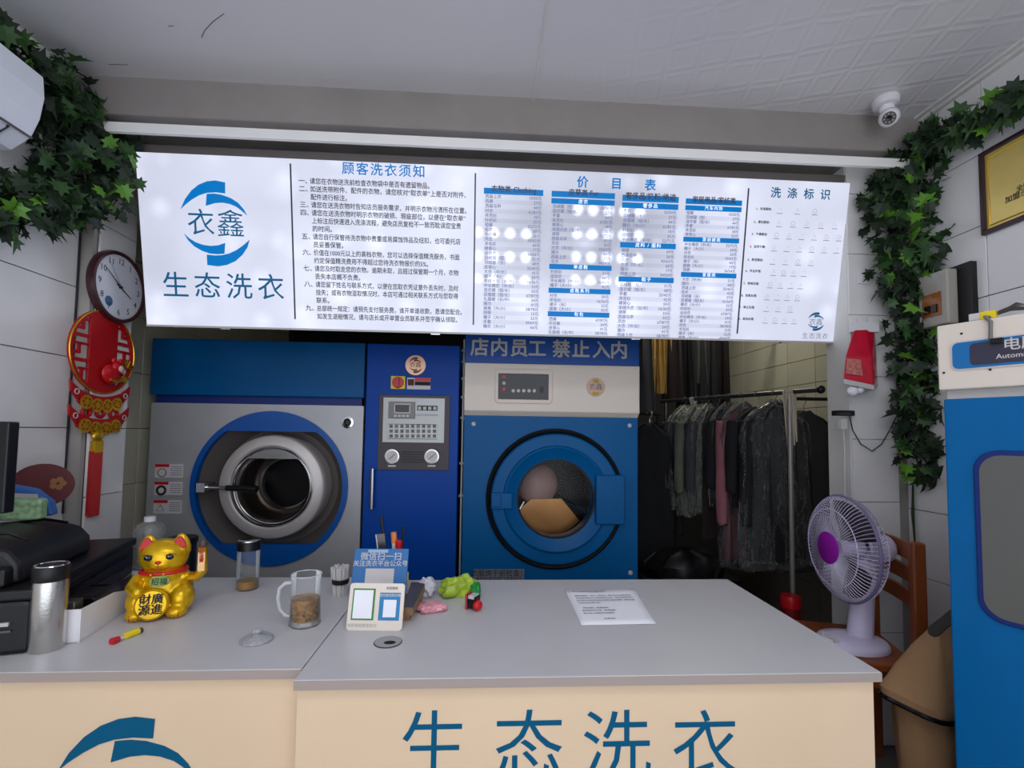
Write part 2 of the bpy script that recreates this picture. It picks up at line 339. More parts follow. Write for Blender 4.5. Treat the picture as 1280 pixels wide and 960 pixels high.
kf = mth('MULTIPLY', mth('MULTIPLY', sstep(X_, -.15, .15), mth('SUBTRACT', 1, sstep(X_, .55, .85))), mth('MULTIPLY', sstep(Z_, .12, .34), mth('SUBTRACT', 1, mth('MULTIPLY', sstep(Z_, .5, .68), .4))))  # mask that dims the painted glow around the bright dots
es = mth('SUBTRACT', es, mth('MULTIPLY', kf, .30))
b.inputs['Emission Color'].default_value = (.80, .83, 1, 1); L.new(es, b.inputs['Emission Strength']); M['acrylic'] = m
m2 = m.copy(); m2.name = 'backlit_stripe'; b2_ = m2.node_tree.nodes['Principled BSDF']; b2_.inputs['Emission Color'].default_value = (.68, .70, .88, 1); M_STRIPE = m2
M['sblue'] = mat('backlit_blue', (0, 50, 100), .35, emis=(0, 122, 196), es=.85, spec=.2)
M['steal'] = mat('backlit_teal', (6, 50, 84), .35, emis=(20, 96, 134), es=.75, spec=.2)
M['sblack'] = mat('backlit_black', (14, 14, 20), .3, emis=(60, 60, 72), es=.4)
M['sgrey'] = mat('backlit_grey_text', (60, 66, 96), .3, emis=(120, 128, 160), es=.8)
M['sstripe'] = M_STRIPE
M['swhite'] = mat('backlit_white_text', (220, 225, 235), .3, emis=(205, 222, 240), es=.95)
M['frame'] = mat('sign_frame', (118, 112, 108), .45, metal=.3)
HW = 1.503
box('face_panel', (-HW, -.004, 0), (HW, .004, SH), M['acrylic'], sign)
bx = G().prism([(-HW-.004, .0), (HW+.004, .0), (HW+.05, SH+.045), (-HW-.05, SH+.045)], .03, .09).build('back_box', M['frame'], sign, bev=.004)
G().box((-HW, .004, 0), (HW, .03, SH)).build('inner_tray', M['frame'], sign)
box('edge_strip', (-HW, -.008, -.008), (HW, .004, 0), M['silver'], sign)
for ax in (-1.2, -.3, .6, 1.3):
    G().box((ax-.02, .03, -.012), (ax+.02, .05, .01)).build('mounting_clip', M['chrome'], sign)
def sdiv(p, q, w=.006):
    (a, c), (a2, c2) = SP(*p), SP(*q); x = (a+a2)/2; box('divider', (x-w/2, -.006, c2), (x+w/2, -.0041, c), M['sblack'], sign)
sdiv((362, 205), (371, 399)); sdiv((594, 217), (592, 406)); sdiv((939, 236), (917, 417))
ARCS = [
 [(363, 495), (395, 430), (440, 372), (490, 332), (545, 308), (600, 300), (665, 310), (662, 382), (600, 377), (540, 383), (490, 400), (440, 430), (395, 465)],
 [(540, 390), (590, 386), (640, 392), (700, 412), (745, 440), (780, 480), (803, 522), (770, 495), (735, 468), (690, 450), (640, 443), (590, 448), (530, 468)],
 [(375, 655), (410, 688), (450, 712), (500, 728), (550, 733), (600, 727), (647, 710), (638, 782), (590, 787), (540, 784), (490, 768), (440, 740), (400, 700)],
 [(520, 792), (570, 796), (620, 793), (670, 780), (720, 756), (765, 724), (812, 683), (795, 735), (760, 785), (710, 830), (650, 858), (590, 869), (520, 862)]]
def logo(parent, cx, cz, w, h, y, m, parts=(0, 1, 2, 3), th=.0016):
    for k in parts:
        poly = [(cx+(x-588)/449*w, cz+(584-yy)/569*h-(x-588)/449*w*0) for x, yy in ARCS[k]]
        G().prism(poly, y-th, y).build('logo_arc', m, parent)
TR = (PI/2, 0, 0)
lx0, lz0 = SP(228, 279); lx1, _ = SP(312, 279); _, lzt = SP(270, 226); _, lzb = SP(270, 333)
logo(sign, (lx0+lx1)/2, (lzt+lzb)/2, lx1-lx0, lzt-lzb, -.0045, M['sblue'])
def stext(body, px_, py_, hpx, m, align='CENTER', bold=0., sx=1., space=1., name='lettering', lab=None):
    u, w = SP(px_, py_); _, w2 = SP(px_, py_+hpx); return text(body, (w-w2)*1.13, m, sign, (u, -.0045, w), name, TR, align, bold, sx, space, res=1, label=lab)
stext('衣', 252, 280.5, 31, M['steal'], bold=.0); stext('鑫', 289, 282.5, 32, M['steal'], bold=0)
for i, ch in enumerate('生态洗衣'): stext(ch, 220.5+39.6*i, 358.5+1.0*i, 30, M['steal'], bold=.0004)
for i, ch in enumerate('顾客洗衣须知'): stext(ch, 435.5+17.7*i, 212+.8*i, 14.5, M['sblue'], bold=.0007)
LINES = [('一、', '请您在衣物送洗前检查衣物袋中是否有遗留物品。', 1), ('二、', '如送洗带附件、配件的衣物，请您核对“取衣单”上是否对附件、', 1), ('', '配件进行标注。', 1),
 ('三、', '请您在送洗衣物时告知店员服务需求，并明示衣物污渍所在位置。', 1), ('四、', '请您在送洗衣物时明示衣物的破损、瑕疵部位，以便在“取衣单”', 1), ('', '上标注后快速进入洗涤流程，避免店员复检不一致而耽误您宝贵', 1), ('', '的时间。', 1),
 ('五、', '请您自行保管待洗衣物中贵重或易腐蚀饰品及纽扣，也可委托店', 1), ('', '员妥善保管。', 1), ('六、', '价值在1000元以上的高档衣物，您可以选择保值精洗服务，书面', 1), ('', '约定保值精洗费用不得超过您待洗衣物报价的5%。', 1),
 ('七、', '请您及时取走您的衣物。逾期未取，且超过保管期一个月，衣物', 1), ('', '丢失本店概不负责。', 1), ('八、', '请您留下姓名与联系方式，以便在您取衣凭证意外丢失时，及时', 1), ('', '挂失；或有衣物混取情况时，本店可通过相关联系方式与您取得', 1), ('', '联系。', 1),
 ('九、', '总部统一规定：请预先支付服务费，谁开单谁收款，恳请您配合。', 1), ('', '如发生退赔情况，请与店长或开单营业员联系并签字确认领取。', 1)]
for i, (no, tx, _) in enumerate(LINES):
    y0 = 227.2+i*9.92; x0 = 373.5+i*.55
    if no: u_, w_ = SP(x0, y0-.5); text(no, .0262, M['sblack'], sign, (u_, -.0045, w_), 'notice_number', TR, 'LEFT', .0004)
    n_ch = sum(.5 if c_.isascii() else .93 if c_ in '，。、；：“”' else 1 for c_ in tx)-.4
    cwid = (SP(579-i*.55, 300)[0]-SP(388, 300)[0])/28.
    u_, w_ = SP(x0+14, y0); text(tx, .0262, M['sblack'], sign, (u_, -.0045, w_), 'notice_lettering', TR, 'LEFT', .0004, fit=n_ch*cwid)
for i, ch in enumerate('价目表'): stext(ch, 728+42.2*i, 229+1.9*i, 13.5, M['sblue'], bold=.0012)
for i, ch in enumerate('洗涤标识'): stext(ch, 969+20.6*i, 242+.9*i, 12.5, M['steal'], bold=.0010)
# price tables
WORDS = ['西装上衣', '西裤', '西装马甲', '衬衣', '夹克衫', '针织衫', '短裤', '毛衣', '牛仔裤', '风衣', '羊毛衫', '棉背心', '运动衣', '羽绒服（短）', '羽绒服（长）', '皮背心', '大衣（中/长）', '裙子（长）', '羊绒大衣（长/中）', '中长棉衣（中/长）', '连衣裙（短/长）', '百褶裙（短/长）', '礼服裙（长/中）', '围巾', '披肩（大/小）', '领带', '帽子（大/小）', '手套', '睡衣（大/小）', '婚纱']
def table(TL, TRp, BL, head, secs, rows):
    (ul, wt), (ur, wt2), (_, wb) = SP(*TL), SP(*TRp), SP(*BL); wt = (wt+wt2)/2; h = (wt-wb)/rows; wd = ur-ul; x = 0; k = 0
    bars = G(); strp = G(); names = []; prices = []; subs = []
    box('header_bar', (ul, -.0052, wt-h*1.25), (ur, -.0042, wt), M['sblue'], sign)
    text(head, h*1.55, M['sblack'], sign, ((ul+ur)/2, -.0058, wt-h*.25), 'price_heading', TR, 'CENTER', .0006, .95, res=1)
    r = 1.55 if secs[0][0] else 1.35
    for nm, cnt in secs:
        if nm:
            z1 = wt-r*h; box('header_bar', (ul, -.0052, z1-h*1.15), (ur, -.0042, z1), M['sblue'], sign); subs.append((nm, z1-h*.58)); r += 1.3
        for q in range(cnt):
            z1 = wt-r*h
            if q % 2: box('price_stripe', (ul, -.0050, z1-h*.95), (ur, -.0042, z1-h*.02), M['sstripe'], sign)
            names.append((WORDS[(k*7+cnt) % len(WORDS)] if secs[0][0] else WORDS[k % len(WORDS)], z1-h*.5)); a = 10+(k*17) % 60
            prices.append(('%d元' % a if k % 3 else '%d/%d元' % (a, a+20), z1-h*.5)); k += 1; r += 1
    
    for nm, z in subs: text(nm, h*1.0, M['swhite'], sign, ((ul+ur)/2, -.0058, z), 'section_lettering', TR, 'CENTER', .0002, 1, 1.3, res=1)
    for nm, z in names: text(nm, h*.92, M['sgrey'], sign, (ul+.006, -.0056, z), 'item_lettering', TR, 'LEFT', .0004, .95, res=1)
    for nm, z in prices: text(nm, h*.92, M['sgrey'], sign, (ur-.006, -.0056, z), 'price_lettering', TR, 'RIGHT', .0004, .95, res=1)
table((605, 233), (679, 240), (604, 411), '衣物类 Clothing', [(None, 29)], 30.4)
table((689.5, 238), (768.5, 243), (681, 415), '皮草类 Fur', [('皮衣', 13), ('单皮鞋', 4), ('皮靴系列', 4), ('包包', 4)], 31.2)
table((778, 242.5), (848, 248), (766, 419), '奢侈品/奶粉/绝迹', [('奢侈品', 7), ('皮料 / 面料', 6), ('鞋子', 12)], 30)
table((857, 247), (927, 252.5), (842, 422), '家居用品/家纺类', [('汽车内饰', 6), ('家纺被类', 7), ('家居类', 15)], 33)
# care symbols
rows = [(206, 3), (268, 5)]
CR = [(257, 0, 3), (283, 0, 5), (298, 0, 6), (0, 0, 0)]
crow = [(262.5, 974, 3, 44), (279, 973, 5, 70), (294, 970, 6, 78), (309.5, 967, 6, 78), (326, 965, 4, 48), (340, 966, 4, 38), (355.5, 962, 4, 38), (370.5, 958, 4, 38), (385, 957, 3, 30), (399.5, 956, 4, 36)]
lab = ['1、洗涤图标:', '2、漂白图标:', '3、干燥图标:', '4、自然干燥:', '5、熨烫图标:', '6、专业护理:', '7、常规处理:', '8、轻柔处理:', '9、禁止处理:', '10、其他处理:']
for i, (y, x, n, wpx) in enumerate(crow):
    u, w = SP(x, y); u2, _ = SP(x+wpx, y); st = (u2-u)/max(1, n-1)
    text(lab[i], .0125, M['sblack'], sign, (SP(944-i*2.6, y)[0], -.0045, w), 'care_lettering', TR, 'LEFT', .0004, res=1)
    for j in range(n):
        cx = u+st*j; s_ = .0085; k = (i+j) % 4
        nn = {0: 4, 1: 3, 2: 12, 3: 4}[k]; o_ = .4 if k == 3 else PI/4 if k == 0 else PI/2
        pts = [(cx+s_*math.cos(o_+2*PI*q/nn), -.005, w+s_*math.sin(o_+2*PI*q/nn)) for q in range(nn)]
        g = G(); g.tube(pts, .0006, 4, closed=True); g.box((cx-.013, -.0052, w-.017), (cx+.013, -.0045, w-.0145)); g.build('care_symbol', M['sgrey'], sign)
a, c = SP(1019, 402); logo(sign, a, c, .075, .083, -.0045, M['steal'])
stext('衣鑫', 1019, 403, 8, M['sgrey']); stext('生态洗衣', 1018, 420.5, 7, M['sgrey'], space=1.2)

# ================================================================== DRY CLEANING MACHINE (left)
YF = 2.55
wm = thing('dry_cleaning_machine', 'large blue and grey dry cleaning machine with round porthole and control column', 'machine', (-.9, YF+.4, 0))
def wl_(v): return (v[0]+.9, v[1]-YF-.4, v[2])
def wbox(name, a, b, m, parent=None, **k): return box(name, wl_(a), wl_(b), m, parent or wm, **k)
wbox('cabinet_body', (-1.675, YF+.30, .0), (-.64, YF+.85, 1.735), M['dkblue'])
wbox('top_panel', (-1.684, YF-.01, 1.452), (-.624, YF+.30, 1.738), M['bluetop'], bev=.006)
wbox('dark_seam', (-1.67, YF+.02, 1.40), (-.63, YF+.30, 1.455), M['dkblue'])
CWx, CWz, RO = -1.078, .990, .388
x0, x1, z0, z1 = -1.677, -.625, .06, 1.412
def rectfn(c, x0, x1, z0, z1):
    def f(a):
        ca, sa = math.cos(a), math.sin(a); t = 1e9
        if ca > 1e-9: t = min(t, (x1-c[0])/ca)
        if ca < -1e-9: t = min(t, (x0-c[0])/ca)
        if sa > 1e-9: t = min(t, (z1-c[1])/sa)
        if sa < -1e-9: t = min(t, (z0-c[1])/sa)
        return t
    return f
cw = (CWx, CWz)
angs = [math.atan2(zz_-CWz, xx_-CWx) for xx_ in (x0, x1) for zz_ in (z0, z1)]
g = G(); g.T = Matrix.Translation((.9, -YF-.4, 0))
g.ringplate(rectfn(cw, x0, x1, z0, z1), lambda a: .375, YF, YF+.03, cw, 96, angs); g.build('front_panel', M['steelp'], wm)
def chord(r, up, dn):
    def f(a):
        s_ = math.sin(a); t = r
        if s_ > 1e-6: t = min(t, up/s_)
        if s_ < -1e-6: t = min(t, dn/-s_)
        return t
    return f
ca = [math.asin(.285/.36), PI-math.asin(.285/.36), -math.asin(.28/.36), PI+math.asin(.28/.36)]
g = G(); g.T = Matrix.Translation((.9, -YF-.4, 0)); g.ringplate(lambda a: RO, chord(.362, .285, .28), YF-.012, YF+.02, cw, 96, ca); g.build('porthole_surround', M['blue3'], wm, smooth=True, auto=30)
g = G(); g.T = Matrix.Translation((.9, -YF-.4, 0))
g.lathe([(.372, YF+.0), (.345, YF+.06), (.30, YF+.13), (.25, YF+.14)], (CWx, 0, CWz), 'y', 64); g.build('recess', mat('recess_grey', (112, 104, 100), .5, metal=.3), wm, smooth=True)
dr = G(); dr.T = Matrix.Translation((.9, -YF-.4, 0))
DX, DZ = CWx+.012, CWz+.006
dr.lathe([(.255, YF+.13), (.262, YF+.02), (.258, YF-.012), (.252, YF-.018), (.211, YF-.024), (.206, YF-.014)], (DX, 0, DZ), 'y', 64)
door = dr.build('porthole_door', mat('door_ring_steel', (205, 198, 194), .45, metal=.35), wm, smooth=True, auto=50)
for (r_, ya, yb, nm, mm) in ((.206, -.014, .01, 'chrome_lip', 'chrome'), (.188, .01, .03, 'chrome_lip', 'steel')):
    g = G(); g.T = Matrix.Translation((.9, -YF-.4, 0)); g.lathe([(r_, YF+ya), (r_-.006, YF+ya-.004), (r_-.014, YF+yb), (r_-.02, YF+yb+.01)], (DX, 0, DZ), 'y', 64); g.build(nm, M[mm], door, smooth=True)
g = G(); g.T = Matrix.Translation((.9, -YF-.4, 0)); g.lathe([(.170, YF+.03), (.162, YF+.16), (.15, YF+.17), (.146, YF+.17)], (DX, 0, DZ), 'y', 64); g.build('door_tunnel', mat('tunnel_dark', (96, 84, 74), .3, metal=.8), door, smooth=True)
g = G(); g.T = Matrix.Translation((.9, -YF-.4, 0)); g.lathe([(.146, YF+.17), (.138, YF+.16), (.128, YF+.17), (.128, YF+.20)], (DX, 0, DZ), 'y', 64); g.build('drum_lip', M['steel'], wm, smooth=True)
g = G(); g.T = Matrix.Translation((.9, -YF-.4, 0)); g.lathe([(.128, YF+.20), (.26, YF+.22), (.26, YF+.29), (.0, YF+.295)], (DX, 0, DZ), 'y', 48); g.build('drum', mat('drum_dark', (16, 14, 13), .5, metal=.3), wm, smooth=True)
g = G(); g.T = Matrix.Translation((.9, -YF-.4, 0)); g.lathe([(.0, YF+.02), (.16, YF+.022)], (DX, 0, DZ), 'y', 48); g.build('door_glass', M['dglass'], door, smooth=True)
sg = [(DX+.19*math.cos(a), DZ+.19*math.sin(a)) for a in [math.radians(48+84*i/14) for i in range(15)]]
g = G(); g.T = Matrix.Translation((.9, -YF-.4, 0)); g.prism(sg, YF-.006, YF-.002); g.build('reflection_segment', M['steel'], door)  # pale segment added to stand for the reflection in the door glass
g = G(); g.T = Matrix.Translation((.9, -YF-.4, 0)); g.tube([(DX-.30, YF-.05, DZ+.0), (DX-.19, YF-.055, DZ-.002)], .009, 10).box((DX-.335, YF-.07, DZ-.022), (DX-.295, YF+.02, DZ+.022)).tube([(DX-.30, YF-.05, DZ), (DX-.30, YF+.03, DZ)], .012, 8)
hd = g.build('door_handle', M['chrome'], wm, smooth=True)
g = G(); g.T = Matrix.Translation((.9, -YF-.4, 0)); g.tube([(DX-.20, YF-.055, DZ-.002), (DX-.05, YF-.06, DZ-.006)], [.014, .017], 12); g.build('grip', M['black'], hd, smooth=True)
hx = at(435, 528, Y=YF); g = G(); g.T = Matrix.Translation((.9, -YF-.4, 0)); g.lathe([(.028, YF), (.030, YF-.01), (.02, YF-.012)], (hx.x, 0, hx.z), 'y', 24); lk = g.build('lock_ring', M['chrome'], wm, smooth=True)
g = G(); g.T = Matrix.Translation((.9, -YF-.4, 0)); g.lathe([(.02, YF-.012), (.012, YF-.006), (0, YF-.006)], (hx.x, 0, hx.z), 'y', 20); g.build('lock_core', M['black'], lk)
for (px0, py0, kind) in ((194.5, 580, 0), (193.5, 602, 1), (192.5, 625, 2)):
    a = at(px0, py0, Y=YF); b2 = at(px0+34, py0+17, Y=YF); w_ = b2.x-a.x; h_ = a.z-b2.z
    st = wbox('warning_sticker', (a.x, YF-.0015, b2.z), (b2.x, YF, a.z), M['labelw'], label=None) if False else wbox('warning_sticker', (a.x, YF-.0015, b2.z), (b2.x, YF, a.z), M['labelw'])
    wbox('red_band', (a.x, YF-.0022, a.z-h_*.22), (a.x+w_*.5, YF-.0015, a.z), M['red'], st)
    g = G(); g.T = Matrix.Translation((.9, -YF-.4, 0)); cx, cz = a.x+w_*.25, a.z-h_*.6
    n_ = 3 if kind == 2 else 16
    g.tube([(cx+.02*math.cos(PI/2+2*PI*q/n_), YF-.002, cz-.003+.02*math.sin(PI/2+2*PI*q/n_)) for q in range(n_)], .0018 if kind != 1 else .006, 4, closed=True); g.build('pictogram', M['ink'], st)
    g = G(); g.T = Matrix.Translation((.9, -YF-.4, 0))
    for q in range(5): g.box((a.x+w_*.56, YF-.002, a.z-h_*(.22+.15*q)), (b2.x-.005, YF-.0015, a.z-h_*(.17+.15*q)))
    g.build('print_lines', M['greyink'], st)
# control column
c0, c1 = -.612, -.137
wbox('control_column', (c0, YF-.015, .02), (c1, YF+.8, 1.735), M['blue2'], bev=.004)
wbox('column_gap', (-.640, YF+.02, .02), (-.612, YF+.3, 1.73), M['dark'])
YC = YF-.016
a = at(474.5, 493, Y=YC); b2 = at(561, 588, Y=YC)
cp = wbox('control_panel', (a.x, YC-.006, b2.z), (b2.x, YC, a.z), mat('panel_brown', (72, 66, 68), .5, metal=.2), bev=.002)
a = at(480, 497, Y=YC); b2 = at(555, 553.5, Y=YC); fa = a.copy(); fb = b2.copy()
wbox('face_plate', (a.x, YC-.009, b2.z), (b2.x, YC-.006, a.z), mat('face_plate', (176, 178, 176), .4, metal=.3), cp)
YD = YC-.009
def prect(p, q): a = at(*p, Y=YC); b = at(*q, Y=YC); return a, b
a, b2 = prect((486.5, 502), (519, 523.5)); wbox('display_bezel', (a.x, YD-.006, b2.z), (b2.x, YD, a.z), M['steeld'], cp, bev=.001)
a, b2 = prect((493.5, 504.5), (513.5, 517)); wbox('display_rim', (a.x, YD-.008, b2.z), (b2.x, YD-.006, a.z), M['silver'], cp)
a, b2 = prect((495, 506), (512, 515.5)); wbox('display_screen', (a.x, YD-.009, b2.z), (b2.x, YD-.008, a.z), M['blackg'], cp)
for i in range(4):
    p = at(495+5*i, 520, Y=YC); wbox('soft_key', (p.x-.007, YD-.008, p.z-.005), (p.x+.007, YD-.006, p.z+.005), M['labelw'], cp)
a, b2 = prect((522, 507), (547, 513.5)); kb = wbox('selector_strip', (a.x, YD-.004, b2.z), (b2.x, YD, a.z), M['black'], cp)
for i in range(4):
    p = at(525+6.3*i, 510.5, Y=YC); wbox('key', (p.x-.008, YD-.006, p.z-.008), (p.x+.008, YD-.004, p.z+.008), M['silver'], kb)
a, b2 = prect((485.5, 530), (546.5, 549)); g = G(); g.T = Matrix.Translation((.9, -YF-.4, 0))
g.tube([(a.x, YD, a.z), (b2.x, YD, a.z), (b2.x, YD, b2.z), (a.x, YD, b2.z)], .0012, 4, closed=True); g.build('key_frame', M['ink'], cp)
for r_ in range(3):
    for c_ in range(9):
        p = at(489.3+6.75*c_, 532.8+6.1*r_, Y=YC); wbox('lamp_key', (p.x-.008, YD-.004, p.z-.008), (p.x+.008, YD, p.z+.008), M['steeld'] if c_ % 2 else M['cable'], cp, bev=.002)
text('全自动干洗机控制系统', .012, M['greyink'], cp, wl_(tuple(at(533, 519, Y=YD-.001))), 'panel_lettering', TR, 'CENTER', res=1)
for px_ in (490.5, 540):
    p = at(px_, 570.5, Y=YC); g = G(); g.T = Matrix.Translation((.9, -YF-.4, 0)); g.lathe([(.037, YC-.006), (.037, YC-.016), (.031, YC-.017), (.031, YC-.012), (0, YC-.012)], (p.x, 0, p.z), 'y', 28); ga = g.build('pressure_gauge', M['steel'], cp, smooth=True)
    g = G(); g.T = Matrix.Translation((.9, -YF-.4, 0)); g.lathe([(.030, YC-.0125), (0, YC-.0126)], (p.x, 0, p.z), 'y', 28); g.build('dial', M['labelw'], ga)
    g = G(); g.T = Matrix.Translation((.9, -YF-.4, 0)); g.tube([(p.x-.014, YC-.014, p.z-.014), (p.x+.018, YC-.014, p.z+.016)], .0013, 4); g.build('needle', M['ink'], ga)
    wbox('gauge_label', (p.x-.02, YC-.0075, p.z-.052), (p.x+.02, YC-.006, p.z-.044), M['labelw'], cp)
a, b2 = prect((502, 563), (530, 579))
for i in range(5):
    z_ = a.z-(a.z-b2.z)*(i+.5)/5; wbox('grille_slat', (a.x, YC-.010, z_-.004), (b2.x, YC-.006, z_+.003), M['black'], cp)
p = at(519.5, 456.5, Y=YC); g = G(); g.T = Matrix.Translation((.9, -YF-.4, 0)); g.lathe([(.052, YC), (.052, YC-.003), (0, YC-.0031)], (p.x, 0, p.z), 'y', 32); bd = g.build('round_badge', mat('badge_copper', (198, 158, 130), .3, metal=.6), wm)
bdk = mat('badge_print', (96, 40, 30), .4)
logo(bd, wl_(tuple(p))[0], p.z, .066, .084, wl_((0, YC-.0032, 0))[1], bdk)
text('衣鑫', .03, bdk, bd, wl_((p.x, YC-.0042, p.z)), 'badge_lettering', TR, 'CENTER', res=1)
a, b2 = prect((489, 470), (506.5, 486.5)); sw = wbox('power_switch', (a.x, YC-.008, b2.z), (b2.x, YC, a.z), M['yellow'], wm, bev=.002)
cx, cz = (a.x+b2.x)/2, (a.z+b2.z)/2; g = G(); g.T = Matrix.Translation((.9, -YF-.4, 0)); g.lathe([(.030, YC-.008), (.028, YC-.02), (0, YC-.02)], (cx, 0, cz), 'y', 24); g.box((cx-.007, YC-.034, cz-.024), (cx+.007, YC-.02, cz+.024)); g.build('rotary_knob', M['red'], sw, smooth=True)
a, b2 = prect((509, 472), (538, 487)); sk = wbox('caution_sticker', (a.x, YC-.0015, b2.z), (b2.x, YC, a.z), M['labelw'])
a, b2 = prect((518.5, 472), (538, 477)); wbox('red_band', (a.x, YC-.0025, b2.z), (b2.x, YC-.0015, a.z), M['red'], sk)
a, b2 = prect((518.5, 477), (538, 482)); wbox('black_band', (a.x, YC-.0025, b2.z), (b2.x, YC-.0015, a.z), M['ink'], sk)
a, b2 = prect((510, 474), (517.5, 482)); wbox('sticker_symbol', (a.x, YC-.0025, b2.z), (b2.x, YC-.0015, a.z), mat('symbol_print', (90, 30, 30), .6), sk)
p = at(465.5, 586, Y=YC-.03); q = at(464, 636, Y=YC-.03); g = G(); g.T = Matrix.Translation((.9, -YF-.4, 0)); g.tube([(p.x, YC, p.z-.01), (p.x, YC-.03, p.z), (q.x, YC-.03, q.z), (q.x, YC, q.z+.01)], .010, 8); g.build('column_handle', M['steel'], wm, smooth=True)
# pipework in the gap
pg = thing('copper_pipe', 'thin pale pipe with fittings in the dark gap left of the dryer', 'pipe', (-.118, 2.60, 0))
G().tube([(0, 0, .3), (0, 0, 1.78)], .005, 6).build('pipe_run', M['cablew'], pg)
for z_ in (1.72, 1.66, 1.57, 1.47, 1.36, 1.12, .95): G().tube([(-.012, 0, z_), (.012, 0, z_)], .007, 6).build('fitting', M['silver'], pg)

# ================================================================== TUMBLE DRYER
dX0, dX1 = -.107, .809
td = thing('tumble_dryer', 'tall blue tumble dryer with cream control head and round blue door', 'dryer', (.351, YF+.4, 0))
TT = Matrix.Translation((-.351, -YF-.4, 0))
def tb(name, a, b, m, parent=None, **k):
    g = G(); g.T = TT; return g.box(a, b).build(name, m, parent or td, **k)
tb('cabinet_body', (dX0+.01, YF+.35, 0), (dX1-.01, YF+.95, 1.76), M['blue'])
g = G(); g.T = TT; dc = (.373, .948)
an = [math.atan2(zz_-dc[1], xx_-dc[0]) for xx_ in (dX0, dX1) for zz_ in (.03, 1.372)]
g.ringplate(rectfn(dc, dX0, dX1, .03, 1.372), lambda a: .30, YF, YF+.35, dc, 72, an); g.build('front_panel', M['blue'], td)
g = G(); g.T = TT; g.prism([(YF-.03, 1.398), (YF-.0, 1.372), (YF+.36, 1.372), (YF+.36, 1.645), (YF-.03, 1.645)], dX0-.002, dX1+.002, plane='yz'); g.build('control_head', M['cream'], td, bev=.004)
# control window
a = at(619, 461, Y=YF-.03); b2 = at(690, 505, Y=YF-.03); cx, cz = (a.x+b2.x)/2, (a.z+b2.z)/2
g = G(); g.T = TT; g.prism(rrect(b2.x-a.x, a.z-b2.z, .02, cx, cz), YF-.040, YF-.03); cwn = g.build('control_bezel', M['cream'], td, bev=.003)
a = at(623, 466.5, Y=YF-.04); b2 = at(685.5, 500, Y=YF-.04); tb('control_window', (a.x, YF-.043, b2.z), (b2.x, YF-.040, a.z), mat('window_brown', (34, 24, 24), .2), cwn)
a = at(640, 469, Y=YF-.04); b2 = at(670, 475.5, Y=YF-.04); tb('digit_display', (a.x, YF-.0445, b2.z), (b2.x, YF-.043, a.z), M['blackg'], cwn)
for i in range(5):
    p = at(641.5+6.6*i, 488.5, Y=YF-.045); g = G(); g.T = TT; g.lathe([(.009, YF-.043), (.009, YF-.046), (0, YF-.046)], (p.x, 0, p.z), 'y', 10); g.build('push_button', M['silver'], cwn)
for i in range(3):
    p = at(644+11*i, 481, Y=YF-.045); tb('indicator_window', (p.x-.016, YF-.0445, p.z-.01), (p.x+.016, YF-.043, p.z+.01), M['blackg'], cwn)
for (x_, y_, mm) in ((630, 471, 'red'), (630, 479, 'silver'), (630, 486.5, 'red')):
    p = at(x_, y_, Y=YF-.045); g = G(); g.T = TT; g.lathe([(.009, YF-.043), (.009, YF-.046), (0, YF-.046)], (p.x, 0, p.z), 'y', 10); g.build('indicator_button', M[mm], cwn)
p = at(677, 487, Y=YF-.04); tb('rocker_switch', (p.x-.008, YF-.05, p.z-.014), (p.x+.008, YF-.043, p.z+.014), M['black'], cwn)
p = at(744.5, 484, Y=YF-.03); g = G(); g.T = TT; g.lathe([(.049, YF-.03), (.049, YF-.033), (0, YF-.0331)], (p.x, 0, p.z), 'y', 32); bd = g.build('round_badge', mat('badge_bronze', (170, 140, 118), .35, metal=.4), td)
tb('badge_mark', (p.x-.012, YF-.0345, p.z+.022), (p.x+.016, YF-.033, p.z+.040), mat('badge_yellow', (186, 156, 70), .5), bd); tb('badge_mark', (p.x-.018, YF-.0345, p.z-.044), (p.x+.016, YF-.033, p.z-.026), bpy.data.materials['badge_yellow'], bd)
text('衣鑫', .036, M['greyink'], bd, (p.x-.351, -.4-.0345, p.z), 'badge_lettering', TR, 'CENTER', res=1)
for (x_, y_) in ((592, 530), (787, 532), (788, 716)):
    p = at(x_, y_, Y=YF); g = G(); g.T = TT; g.lathe([(.012, YF), (.009, YF-.005), (0, YF-.006)], (p.x, 0, p.z), 'y', 12); g.build('panel_screw', M['silver'], td)
# door
g = G(); g.T = TT; g.lathe([(.352, YF), (.362, YF-.014), (.350, YF-.028), (.335, YF-.014)], (dc[0], 0, dc[1]), 'y', 72); g.build('door_gasket', M['rubber'], td, smooth=True)
g = G(); g.T = TT; g.lathe([(.335, YF), (.335, YF-.035), (.328, YF-.04), (.275, YF-.04), (.270, YF-.052), (.262, YF-.056), (.225, YF-.034), (.203, YF-.026), (.200, YF-.01), (.200, YF+.07)], (dc[0], 0, dc[1]), 'y', 72)
dd = g.build('round_door', M['blue'], td, smooth=True, auto=35)
g = G(); g.T = TT; g.lathe([(.204, YF-.02), (.204, YF-.028), (.194, YF-.028), (.194, YF-.02)], (dc[0], 0, dc[1]), 'y', 64); g.build('glass_rim', M['rubber'], dd, smooth=True)
g = G(); g.T = TT; g.lathe([(.2, YF-.015), (0, YF-.0151)], (dc[0], 0, dc[1]), 'y', 48); g.build('door_glass', M['dglass'], dd)
g = G(); g.T = TT; a = at(750, 594, Y=YF-.06); b2 = at(781, 656, Y=YF-.06)
g.box((a.x-.02, YF-.062, b2.z), (b2.x, YF-.0, a.z)); hg = g.build('door_hinge', M['blue'], dd, bev=.006)
